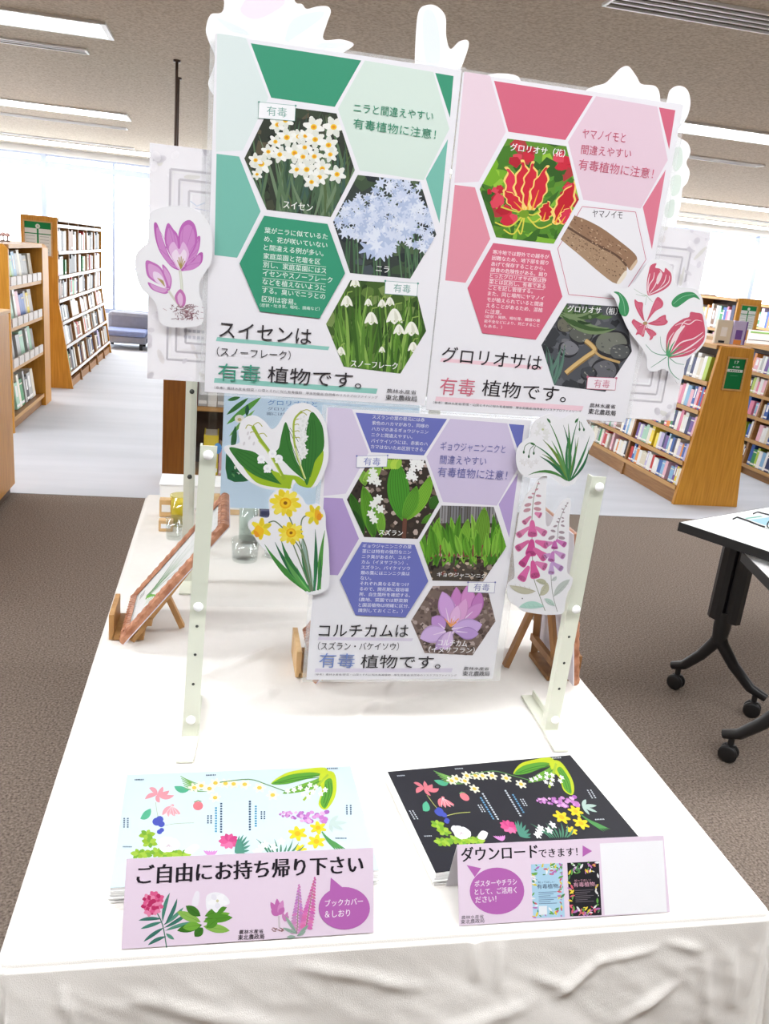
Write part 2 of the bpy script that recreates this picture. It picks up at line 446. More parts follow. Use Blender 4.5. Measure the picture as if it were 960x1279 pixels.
def bookcase(name, label, face, prof, ys, boards, group, hidden_back, plinth, mats=None, tilt=lambda z: 0.0, bt=0.022):
    """prof: (x,z) outline of the end panels; ys: y of the uprights (first, dividers, last);
       boards: (z, x_front, x_back)"""
    oak, edge, brd = mats or (M_OAK, M_OAKE, M_OAKD)
    xc = sum(p[0] for p in prof) / len(prof)
    t = thing(name, (xc, (ys[0] + ys[-1]) / 2, 0), label, 'bookcase', None)
    for k, y in enumerate((ys[0], ys[-1])):
        mb = MB(); th = 0.028
        y0 = y - th if k == 0 else y
        mb.prism([(x, y0, z) for x, z in prof], (0, th, 0), 0)
        mb.build('end_panel', [oak], t)
    for y in ys[1:-1]:
        s = 0.012
        mb = MB(); mb.prism([(x, y - s, z) for x, z in prof], (0, 2 * s, 0), 0)
        o = mb.build('divider', [brd], t)
    for (z, xf, xb) in boards:
        mb = MB()
        zb_ = z - abs(xb - xf) * math.tan(tilt(z))
        mb.prism([(xf, ys[0], z), (xb, ys[0], zb_), (xb, ys[0], zb_ - bt), (xf, ys[0], z - bt)], (0, ys[-1] - ys[0], 0), 0)
        e = 0.004 * face
        mb.box(min(xf, xf + e), max(xf, xf + e), ys[0], ys[-1], z - bt - 0.004, z + 0.002, 1)
        mb.build('shelf_board', [brd, edge], t)
    (xp0, xp1, zp) = plinth
    MB().box(min(xp0, xp1), max(xp0, xp1), ys[0], ys[-1], 0.0, zp).build('plinth', brd, t)
    (pA, pB) = hidden_back
    mb = MB(); mb.prism([(pA[0], ys[0], pA[1]), (pB[0], ys[0], pB[1]), (pB[0] + 0.012, ys[0], pB[1]), (pA[0] + 0.012, ys[0], pA[1])], (0, ys[-1] - ys[0], 0))
    mb.build('back_panel', M_DARKW, t)
    return t

# --- right bookcase with the green end sign
rng = random.Random(11)
prof = [(3.085, 0.0), (3.575, 0.0), (3.515, 0.50), (3.440, 1.09), (3.200, 1.09)]
zb = [0.125, 0.300, 0.475, 0.655, 0.850]
xfC = lambda z: 3.085 + 0.115 * z / 1.09
LC = 'right bookcase with green end sign'
bookcase('bookcase', 'low oak bookcase with slanted end panel and green sign, right of the display', -1, prof,
         [5.03, 5.82, 6.62, 7.45], [(z, xfC(z) - 0.006, xfC(z) + 0.20) for z in zb] + [(1.095, 3.185, 3.45)], None,
         ((3.31, 0.02), (3.33, 1.07)), (xfC(0.05) + 0.012, xfC(0.05) + 0.03, 0.095), tilt=lambda z: 0.105 if z < 1 else 0)
for r, z in enumerate(zb):
    top = (zb + [1.07])[r + 1]
    i0 = 0
    for (ya, yb) in ((5.045, 5.80), (5.84, 6.60), (6.64, 7.4)):
        if ya > 6.6 or (ya > 5.8 and r > 2): continue
        if r > 2: yb = 5.60
        lab = lambda cn, i, r=r, i0=i0: '%s book, %s from the end, %s shelf of the right bookcase with green sign' % (cn, ordinal(i + i0), ['bottom', 'fourth', 'third', 'second', 'top'][r])
        i0 += fill_row(-1, xfC(z), ya, yb, z, top - z - 0.03, 0.034, 0.135 if r < 3 else 0.098, 'general', lab, 'books in the green-signed right bookcase', 0.105, rng)
# --- bookcase at the right edge
zE = [0.085, 0.290, 0.475, 0.650, 0.820]
profE = [(4.29, 0.0), (4.78, 0.0), (4.65, 1.03), (4.40, 1.03)]
xfE = lambda z: 4.29 + 0.11 * z / 1.03
bookcase('bookcase', 'low oak bookcase at the right edge, behind the green-signed one', -1, profE,
         [5.05, 6.08, 7.05, 8.0], [(z, xfE(z) - 0.006, xfE(z) + 0.20) for z in zE] + [(1.035, 4.37, 4.66)], None,
         ((4.52, 0.02), (4.54, 1.01)), (xfE(0.05) + 0.012, xfE(0.05) + 0.03, 0.055), tilt=lambda z: 0.105 if z < 1 else 0)
for r, z in enumerate(zE):
    top = (zE + [1.01])[r + 1]; i0 = 0
    for (ya, yb) in ((5.55, 6.06), (6.10, 6.50)):
        lab = lambda cn, i, r=r, i0=i0: '%s book, %s from the left, %s shelf of the right edge bookcase' % (cn, ordinal(i + i0), ['bottom', 'fourth', 'third', 'second', 'top'][r])
        i0 += fill_row(-1, xfE(z), ya, yb, z, top - z - 0.03, 0.040, 0.135, 'general', lab, 'books in the bookcase at the right edge', 0.105, rng)
# --- far right bookcase behind (only its top shelves show)
profD = [(5.50, 0.0), (5.80, 0.0), (5.79, 1.39), (5.51, 1.39)]
zD = [0.1, 0.40, 0.72, 1.03]
bookcase('bookcase', 'taller oak bookcase with white and green card, behind the low right bookcases', -1, profD,
         [8.5, 9.4, 10.3], [(z, 5.50, 5.77) for z in zD] + [(1.375, 5.50, 5.80)], None, ((5.77, 0.02), (5.77, 1.38)), (5.52, 5.54, 0.08))
for r, z in ((2, 0.72), (3, 1.03)):
    lab = lambda cn, i, r=r: '%s book, %s from the end, %s shelf of the taller right bookcase' % (cn, ordinal(i), 'upper' if r == 3 else 'lower')
    fill_row(-1, 5.51, 8.53, 9.38, z, 0.29, 0.045, 0.2, 'general', lab, 'books in the taller far right bookcase', 0.0, rng)
profD2 = [(7.05, 0.0), (7.35, 0.0), (7.34, 1.33), (7.06, 1.33)]
bookcase('bookcase', 'distant oak bookcase at the right edge beyond the white and green card', -1, profD2,
         [9.5, 10.4, 11.3], [(z, 7.05, 7.32) for z in zD] + [(1.32, 7.05, 7.35)], None, ((7.32, 0.02), (7.32, 1.32)), (7.07, 7.09, 0.08))
lab = lambda cn, i: '%s book, %s from the near end of the distant right bookcase' % (cn, ordinal(i))
fill_row(-1, 7.06, 9.53, 10.38, 1.03, 0.26, 0.055, 0.2, 'general', lab, 'books in the distant right bookcase', 0.0, rng)

# --- tall left bookcase (slanted display shelves below)
sB = lambda z: 1.4266 + (z - 1.4266) * 0.964
zB = [sB(v) for v in (0.099, 0.353, 0.573, 0.775, 0.989, 1.212)]
profB = [(-1.767, 0.0), (-1.352, 0.0), (-1.357, 0.02), (-1.466, 0.78), (-1.466, 1.505), (-1.767, 1.505)]
def xfB(z): return -1.466 if z > 0.78 else -1.357 - 0.109 * z / 0.78
ysB = [8.10, 8.64, 9.18, 9.72, 10.26, 10.80]
bookcase('bookcase', 'tall oak bookcase on the left with green and white card on its end', 1, profB, ysB,
         [(z, xfB(z) + 0.004, -1.74) for z in zB] + [(1.50, -1.462, -1.74), (sB(1.449), -1.468, -1.475)], None,
         ((-1.755, 0.02), (-1.755, 1.49)), (-1.375, -1.40, 0.075), (M_OAK, M_WHITEMET, M_OAKD), tilt=lambda z: 0.14 if z < 0.75 else 0)
for r, z in enumerate(zB):
    top = (zB + [1.45])[r + 1]; i0 = 0
    for k in range(5):
        lab = lambda cn, i, r=r, i0=i0: '%s volume, %s from the near end, %s shelf of the tall left bookcase' % (cn, ordinal(i + i0), ['bottom', 'fifth', 'fourth', 'third', 'second', 'top'][r])
        i0 += fill_row(1, xfB(z), ysB[k] + 0.016, ysB[k + 1] - 0.014, z, top - z - 0.03, 0.072, 0.17, 'reference', lab,
                       'reference volumes in the tall left bookcase', 0.14 if z < 0.75 else 0.0, rng, name='thick_book', cat='book', gaps=0.05)  # ordinary shelf books, only thicker and duller than in the other cases

# --- magazine rack at far left
profA = [(-1.86, 0.0), (-1.425, 0.0), (-1.425, 1.255), (-1.455, 1.285), (-1.86, 1.285)]
zA = [0.10, 0.45, 0.73, 1.01]
t = bookcase('magazine_rack', 'low oak magazine rack at the far left edge with label holders', 1, profA, [6.15, 7.215],
             [(z, -1.44, -1.83) for z in zA] + [(1.285, -1.43, -1.86)], None, ((-1.845, 0.02), (-1.845, 1.26)), (-1.46, -1.48, 0.07), tilt=lambda z: 0.12 if z < 1.2 else 0)
t['category'] = 'magazine rack'
MB().prism([(-1.86, 7.243, 0), (-1.425, 7.243, 0), (-1.425, 7.243, 1.255), (-1.455, 7.243, 1.285), (-1.86, 7.243, 1.285)], (0, 0.20, 0)).build('end_box', M_OAK, t)
for r, z in enumerate(zA[1:]):
    for k in range(6):
        ya = 6.19 + k * 0.168
        MB().box(-1.440, -1.425, ya, ya + 0.135, z + 0.002, z + 0.062, b=0.003).build('label_holder', mat('label_card', (214, 206, 200), 0.5, var=0.04), t)
for r, z in enumerate(zA):
    lab = lambda cn, i, r=r: '%s magazine, %s from the near end, %s shelf of the left magazine rack' % (cn, ordinal(i), ['bottom', 'third', 'second', 'top'][r])
    fill_row(1, -1.47, 6.18, 7.20, z, 0.25, 0.085, 0.24, 'magazine', lab, 'magazines in the left magazine rack', 0.12, rng, name='magazine', cat='magazine', gaps=0.12)
rr = random.Random(5)
for k in range(5):
    yy = 6.45 + k * 0.13; hh = 0.03 + 0.02 * rr.random()
    t2 = thing('paper_ornament', (-1.62, yy, 1.285), 'tiny paper ornament on top of the left magazine rack, %s from the near end' % ordinal(k + 1), 'ornament', 'ornaments on the magazine rack')
    MB().lathe((-1.62, yy, 1.286), (0, 0, 1), [(0.016, 0), (0.016, 0.006), (0.005, 0.01), (0.005, hh)], 10).build('stem', mat('ornament_brown', (120, 96, 84), 0.7), t2)
    MB().lathe((-1.62, yy, 1.286 + hh), (0, 0, 1), [(0, -0.012), (0.016, -0.008), (0.02, 0.004), (0.010, 0.016), (0, 0.018)], 10).build('head', mat('ornament_pink', (226, 190, 186), 0.7), t2)

# --- plain cabinet at the left edge
t = thing('cabinet', (-1.30, 3.9, 0), 'plain oak cabinet side at the left edge of the photo', 'cabinet')
MB().box(-1.55, -1.10, 3.00, 4.70, 0.05, 0.975, 0, b=0.004).build('body', M_OAK, t)
MB().box(-1.56, -1.095, 2.99, 4.71, 0.975, 0.993, b=0.003).build('top_board', M_OAKE, t)
MB().box(-1.52, -1.12, 3.03, 4.67, 0.0, 0.05).build('plinth', M_DARKW, t)

# --- front-facing bookcase behind the display
t = thing('bookcase', (0.1, 5.05, 0), 'dark-shelved bookcase behind the display stand, with a red spine on it', 'bookcase')
yF = 4.86
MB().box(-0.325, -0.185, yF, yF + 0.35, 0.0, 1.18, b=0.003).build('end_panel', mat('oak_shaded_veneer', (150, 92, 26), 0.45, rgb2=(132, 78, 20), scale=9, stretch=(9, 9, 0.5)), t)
MB().box(0.58, 0.61, yF, yF + 0.35, 0.0, 1.18).build('end_panel', M_OAK, t)
MB().box(-0.185, 0.58, yF + 0.32, yF + 0.35, 0.0, 1.18).build('back_panel', M_DARKW, t)
for z in (0.10, 0.51, 0.84, 1.18):
    MB().box(-0.185, 0.58, yF + 0.01, yF + 0.32, z - 0.025, z).build('shelf_board', M_OAKE, t)
z = 0.51
def put_book(cn, x, y, z, dims, label, rot=0.0, name='book', grp=None, variant=1):
    """spine towards the viewer (-Y)"""
    o = bpy.data.objects.new(name, book_mesh(cn, variant)); COL.objects.link(o)
    o.scale = (dims[1], dims[0], dims[2]); o.location = (x + dims[0], y, z + 0.001); o.rotation_euler = (0, 0, math.pi / 2 + rot)
    tag(o, label, 'book', grp); return o
put_book('red', -0.165, yF + 0.02, 0.51, (0.03, 0.17, 0.25), 'red book standing on the shelf behind the green poster', variant=2)
for k in range(5):
    put_book(['pale grey', 'white', 'pale grey', 'white', 'ivory'][k], -0.13 + k * 0.055, yF + 0.03, 0.51, (0.052, 0.17, 0.20), 'white-bound volume beside the red book, %s to its right' % ordinal(k + 1), grp='volumes beside the red book')
for k in range(3):
    put_book(['yellow', 'pale pink', 'cream'][k], -0.09 + k * 0.09, yF + 0.02, 0.10, (0.085, 0.2, [0.24, 0.17, 0.21][k]), '%s book on the lower shelf behind the display stand' % ['yellow', 'pale pink', 'cream'][k], grp='books on the lower shelf behind the stand')

# books shown face-on on top of the right bookcase, and a paper sign
def face_book(xa, xb, za, zb, y, cn, label, pat):
    t = thing('book', ((xa + xb) / 2, y, za), label, 'book', 'books shown face-on above the green sign')
    mb = MB(); c = MATS['cover_' + cn.replace(' ', '_')]
    mb.box(xa, xb, y, y + 0.003, za, zb); mb.box(xa, xb, y + 0.020, y + 0.023, za, zb); mb.box(xa, xa + 0.003, y + 0.003, y + 0.02, za, zb)
    mb.build('cover', c, t)
    MB().box(xa + 0.003, xb - 0.003, y + 0.003, y + 0.02, za + 0.002, zb - 0.002).build('pages', PAGES, t)
    for (a, b, c0, d, m) in pat:
        MB().box(xa + a * (xb - xa), xa + b * (xb - xa), y - 0.0008, y, za + c0 * (zb - za), za + d * (zb - za)).build('cover_print', MATS['cover_' + m], t)
zt = 1.097
face_book(3.275, 3.390, zt, zt + 0.155, 5.22, 'ivory', 'pale grey book shown face-on above the green sign, left of the purple one', [(0.3, 0.7, 0.3, 0.7, 'white'), (0.25, 0.65, 0.02, 0.12, 'black')])
face_book(3.396, 3.502, zt, zt + 0.157, 5.22, 'lavender', 'book with purple figure shown face-on above the green sign', [(0.25, 0.72, 0.22, 0.62, 'purple'), (0.2, 0.75, 0.0, 0.2, 'orange'), (0.9, 1.0, 0, 1, 'purple')])
t = thing('paper_sign', (4.3, 6.2, 1.035), 'white paper sign with green heading on the right-edge bookcase', 'sign')
MB().box(4.385, 4.66, 6.50, 6.512, 1.037, 1.15).build('card', M_PLASTW, t)
mb = MB(); mb.box(4.40, 4.65, 6.498, 6.4995, 1.125, 1.138); mb.build('heading', mat('sign_lime', (150, 200, 110), 0.6), t)
MB().box(4.39, 4.655, 6.498, 6.4995, 1.065, 1.069).build('rule_line', M_BLACKP, t)

# ------------------------------------------------------------------ printed sheets
def clip_convex(poly, clip):
    area = sum(clip[i][0] * clip[(i + 1) % len(clip)][1] - clip[(i + 1) % len(clip)][0] * clip[i][1] for i in range(len(clip)))
    sg = 1 if area > 0 else -1
    out = list(poly)
    for i in range(len(clip)):
        a = clip[i]; b = clip[(i + 1) % len(clip)]
        if not out: return out
        inp = out; out = []
        def side(p): return sg * ((b[0] - a[0]) * (p[1] - a[1]) - (b[1] - a[1]) * (p[0] - a[0]))
        for j in range(len(inp)):
            p = inp[j]; q = inp[(j + 1) % len(inp)]
            sp, sq = side(p), side(q)
            if sp >= 0: out.append(p)
            if (sp >= 0) != (sq >= 0):
                t = sp / (sp - sq); out.append((p[0] + (q[0] - p[0]) * t, p[1] + (q[1] - p[1]) * t))
    return out

def sm(pts, n=4, closed=True):
    out = []; L = len(pts)
    rng_ = range(L) if closed else range(L - 1)
    for i in rng_:
        if closed: p0, p1, p2, p3 = pts[i - 1], pts[i], pts[(i + 1) % L], pts[(i + 2) % L]
        else: p0, p1, p2, p3 = pts[max(i - 1, 0)], pts[i], pts[i + 1], pts[min(i + 2, L - 1)]
        for k in range(n):
            t = k / n
            out.append(tuple(0.5 * (2 * p1[d] + (p2[d] - p0[d]) * t + (2 * p0[d] - 5 * p1[d] + 4 * p2[d] - p3[d]) * t * t + (3 * p1[d] - p0[d] - 3 * p2[d] + p3[d]) * t ** 3) for d in (0, 1)))
    if not closed: out.append(tuple(pts[-1]))
    return out

TXT = {}
def text_geo(s, bold):
    k = (s, bold)
    if k in TXT: return TXT[k]
    c = bpy.data.curves.new('lettering', 'FONT'); c.body = s; c.size = 1.0; c.resolution_u = 2; c.offset = bold
    o = bpy.data.objects.new('lettering', c); COL.objects.link(o)
    dg = bpy.context.evaluated_depsgraph_get(); dg.update()
    me = bpy.data.meshes.new_from_object(o.evaluated_get(dg))
    vs = np.array([v.co[:2] for v in me.vertices]) if len(me.vertices) else np.zeros((0, 2))
    fs = [tuple(p.vertices) for p in me.polygons]
    bpy.data.objects.remove(o, do_unlink=True); bpy.data.curves.remove(c); bpy.data.meshes.remove(me)
    TXT[k] = (vs, fs); return TXT[k]

STEP = 2.4e-6; MICRO = 1.0e-6
class Art:
    def __init__(s, O, ex, ey, base=(238, 238, 238)):
        s.O = np.asarray(O, float); s.ex = np.asarray(ex, float); s.ey = np.asarray(ey, float); s.n = np.cross(s.ex, s.ey)
        s.ex /= np.linalg.norm(s.ex); s.ey /= np.linalg.norm(s.ey); s.n = np.cross(s.ex, s.ey)
        s.P = []; s.z = 2e-5; s.paper = PAPER; s.T = (0, 0, 1); s.base = base; s.map = None
    def crop(s, x0, y0, k): s.T = (x0, y0, k); return s
    def U(s, p):
        if s.map: return s.map(p)
        x0, y0, k = s.T
        q = onplane(x0 + p[0] / k, y0 + p[1] / k, s.O, s.n) - s.O
        return (float(q @ s.ex), float(q @ s.ey))
    def step(s, k=1): s.z += STEP * k
    def z0(s): s.zm = max(getattr(s, 'zm', 0), s.z); s.z = 6e-5
    def ztop(s): s.z = max(getattr(s, 'zm', 0), s.z) + STEP
    def poly(s, pts, col, clip=None, raw=False, up=True):
        q = pts if raw else [s.U(p) for p in pts]
        if clip is not None: q = clip_convex(q, clip)      # clip outline is in sheet coordinates
        if len(q) < 3: return
        s.z += STEP if up else MICRO
        s.P.append((q, col, s.z))
    def stroke(s, pts, w, col, clip=None, taper=None, up=True, raw=False):
        n = len(pts); L = []; R = []
        for i, p in enumerate(pts):
            a = pts[max(i - 1, 0)]; b = pts[min(i + 1, n - 1)]
            dx, dy = b[0] - a[0], b[1] - a[1]; l = math.hypot(dx, dy) or 1
            ww = (w if taper is None else w * taper(i / (n - 1))) / 2
            L.append((p[0] - dy / l * ww, p[1] + dx / l * ww)); R.append((p[0] + dy / l * ww, p[1] - dx / l * ww))
        if clip is None:
            s.poly(L + R[::-1], col, None, raw, up)
        else:
            s.poly(L + R[::-1], col, clip, raw, up)
    def ell(s, cx, cy, rx, ry, col, ang=0.0, n=14, clip=None, up=True, raw=False):
        ca, sa = math.cos(ang), math.sin(ang); pts = []
        for k in range(n):
            a = 2 * math.pi * k / n; x, y = rx * math.cos(a), ry * math.sin(a)
            pts.append((cx + x * ca - y * sa, cy + x * sa + y * ca))
        s.poly(pts, col, clip, raw, up)
    def blade(s, base, tip, w, col, bend=0.0, clip=None, mid=0.45, n=7, up=True):
        bx, by = base; tx, ty = tip; dx, dy = tx - bx, ty - by
        pts = []
        for i in range(n + 1):
            t = i / n; k = bend * 4 * t * (1 - t)
            pts.append((bx + dx * t - dy * k, by + dy * t + dx * k))
        s.stroke(pts, w, col, clip, lambda t: max(0.06, math.sin(math.pi * min(1, (0.15 + 0.85 * t) ** 0.8)) if t > mid else 0.45 + 0.55 * t / mid), up)
    def leaf(s, base, tip, w, col, bend=0.0, clip=None, n=8, up=True):
        bx, by = base; tx, ty = tip; dx, dy = tx - bx, ty - by; pts = []
        for i in range(n + 1):
            t = i / n; k = bend * 4 * t * (1 - t)
            pts.append((bx + dx * t - dy * k, by + dy * t + dx * k))
        s.stroke(pts, w, col, clip, lambda t: max(0.03, math.sin(math.pi * t) ** 0.75), up)
    def flower(s, cx, cy, r, n, col, a0=0.0, w=0.55, clip=None, cup=None, cupr=0.3, r0=0.0, squash=1.0):
        cols = col if isinstance(col, list) else [col]
        pts = []
        for k in range(n):                     # one outline for the whole corolla
            a = a0 + 2 * math.pi * k / n; hw = math.pi / n
            for (da, rr_) in ((-1.0, 0.30 + 0.30 * w), (-0.62 * min(1, w * 1.3), 0.72), (-0.30 * min(1, w * 1.3), 0.94), (0.0, 1.0), (0.30 * min(1, w * 1.3), 0.94), (0.62 * min(1, w * 1.3), 0.72)):
                pts.append((cx + math.cos(a + da * hw) * r * rr_, cy + math.sin(a + da * hw) * r * rr_ * squash))
        s.poly(pts, cols[0], clip)
        for k in range(n if len(cols) > 1 else 0):
            if k % len(cols):
                a = a0 + 2 * math.pi * k / n
                s.leaf((cx + math.cos(a) * r * .18, cy + math.sin(a) * r * .18 * squash), (cx + math.cos(a) * r * .96, cy + math.sin(a) * r * .96 * squash), r * w * .6, cols[k % len(cols)], 0.0, clip, 6, False)
        if len(cols) > 1: s.step()
        if cup: s.ell(cx, cy, r * cupr, r * cupr * squash, cup, clip=clip)
    def text(s, st, l, r, h, col, bold=0.0, raw=False, up=True):
        """l, r: lower left and lower right of the line (crop px), h: its height (crop px)"""
        vs, fs = text_geo(st, 0.0)
        if not len(vs): return
        if raw: P0, P1, hh = np.array(l), np.array(r), h
        else:
            P0 = np.array(s.U(l)); P1 = np.array(s.U(r)); T0 = np.array(s.U((l[0], l[1] - h))); hh = np.linalg.norm(T0 - P0)
        d = P1 - P0; w = np.linalg.norm(d); d = d / w; u = np.array([-d[1], d[0]])
        x0, x1 = vs[:, 0].min(), vs[:, 0].max(); y0, y1 = vs[:, 1].min(), vs[:, 1].max()
        X = (vs[:, 0] - x0) / (x1 - x0) * w; Y = (vs[:, 1] - y0) / max(y1 - y0, 1e-6) * hh
        q = P0[None] + X[:, None] * d + Y[:, None] * u
        em = hh / max(y1 - y0, 0.5)
        for sh in ((0,) if bold <= 0 else (-0.7 * bold * em, 0.7 * bold * em) if bold < .012 else (-bold * em, 0, bold * em)):
            s.z += STEP if up else MICRO      # heavier letters: struck again beside themselves
            s.P.append((q + d[None] * sh, col, s.z, fs))
    def build(s, name, outline, t=0.0004, parent=None, side=None, curl=None, thin=False):
        """outline in plane coordinates; sheet body reaches t behind the printed face"""
        V = []; F = []; C = []
        def put(pts, h):
            n = len(V)
            for p in pts:
                hh = h + (curl(p) if curl else 0.0)
                V.append(tuple(s.O + s.ex * p[0] + s.ey * p[1] + s.n * hh))
            return n
        base = tuple(v * s.paper for v in lin(s.base)); sd = tuple(v * s.paper for v in lin(side or s.base))
        n = put(outline, 0); m = len(outline); F.append(tuple(range(n, n + m))); C.append(base)
        if not thin:                       # a single translucent leaf has no separate back face
            n2 = put(outline, -t); F.append(tuple(range(n2, n2 + m))[::-1]); C.append(sd)
            for i in range(m):
                j = (i + 1) % m; F.append((n + i, n2 + i, n2 + j, n + j)); C.append(sd)
        for e in s.P:
            c = tuple(v * s.paper for v in lin(e[1]))
            if len(e) == 4:
                n = put(e[0], e[2])
                for f in e[3]: F.append(tuple(i + n for i in f)); C.append(c)
            else:
                n = put(e[0], e[2]); F.append(tuple(range(n, n + len(e[0])))); C.append(c)
        o0 = np.mean(np.array(V[:m]), axis=0); lo = min(v[2] for v in V[:m]); o0 = (float(o0[0]), float(o0[1]), float(lo))
        me = bpy.data.meshes.new(name)
        me.from_pydata([(v[0] - o0[0], v[1] - o0[1], v[2] - o0[2]) for v in V], [], F); me.update()
        at = me.color_attributes.new('Col', 'FLOAT_COLOR', 'CORNER')
        cols = np.ones((len(me.loops), 4), np.float32); k = 0
        for f, c in zip(F, C):
            cols[k:k + len(f), :3] = c; k += len(f)
        at.data.foreach_set('color', cols.ravel())
        me.materials.append(THIN if thin else INK)
        o = bpy.data.objects.new(name, me); COL.objects.link(o); o.location = o0
        if parent is not None: adopt(o, parent)
        return o

def rect(x0, y0, x1, y1): return [(x0, y0), (x1, y0), (x1, y1), (x0, y1)]

# shelf-end signs
def card_sign(name, x0, x1, z0, z1, y, label, art, cat='sign', frame=0.010, mf=None):
    t = thing(name, ((x0 + x1) / 2, y, z0), label, cat)
    f = MB(); e = frame
    f.box(x0, x1, y - 0.012, y, z0, z0 + e); f.box(x0, x1, y - 0.012, y, z1 - e, z1)
    f.box(x0, x0 + e, y - 0.012, y, z0 + e, z1 - e); f.box(x1 - e, x1, y - 0.012, y, z0 + e, z1 - e)
    f.build('frame', mf or M_OAKE, t)
    a = Art((x0 + e, y - 0.004, z0 + e), (1, 0, 0), (0, 0, 1), (244, 246, 242))
    art(a, x1 - x0 - 2 * e, z1 - z0 - 2 * e)
    a.build('card', rect(0, 0, x1 - x0 - 2 * e, z1 - z0 - 2 * e), 0.003, t)
def art_green(a, w, h):
    G = (0, 128, 66)
    a.poly(rect(0, 0, w, h), G, raw=True)
    a.text('17', (w * .38, h * .84), (w * .62, h * .84), h * .09, (245, 250, 245), 0.02, raw=True)
    a.text('4 08', (w * .30, h * .70), (w * .72, h * .70), h * .06, (245, 250, 245), 0.02, raw=True)
    a.poly(rect(w * .04, h * .56, w * .96, h * .65), (240, 245, 240), raw=True)
    for k in range(5): a.poly(rect(w * (.2 + k * .13), h * .585, w * (.28 + k * .13), h * .625), (70, 120, 90), raw=True, up=False)
    a.poly(rect(w * .28, h * .44, w * .72, h * .45), (110, 180, 140), raw=True)
card_sign('shelf_sign', 3.258, 3.402, 0.810, 1.030, 5.001, 'green number sign framed in oak on the end of the right bookcase', art_green)
def art_gw(num):
    def f(a, w, h):
        G = (0, 140, 72)
        a.poly(rect(0, h * .80, w, h), G, raw=True)
        a.ell(w * .5, h * .87, w * .09, w * .09, (236, 246, 238), raw=True)
        if num: a.text(num, (w * .47, h * .845), (w * .53, h * .845), h * .05, G, 0.01, raw=True)
        a.poly(rect(w * .46, 0, w * .53, h * .80), G, raw=True); a.poly(rect(0, h * .63, w, h * .66), G, raw=True, up=False)
        for side in (0.05, 0.57):
            for k in range(6):
                a.poly(rect(w * side, h * (.56 - k * .095), w * (side + .34), h * (.57 - k * .095)), (120, 140, 130), raw=True, up=False)
    return f
card_sign('shelf_sign', -1.745, -1.505, 1.165, 1.462, 8.072, 'green and white guide card on the end of the tall left bookcase', art_gw('5'))
card_sign('shelf_sign', 5.545, 5.75, 1.05, 1.325, 8.470, 'green and white guide card on the taller right bookcase behind', art_gw(''))

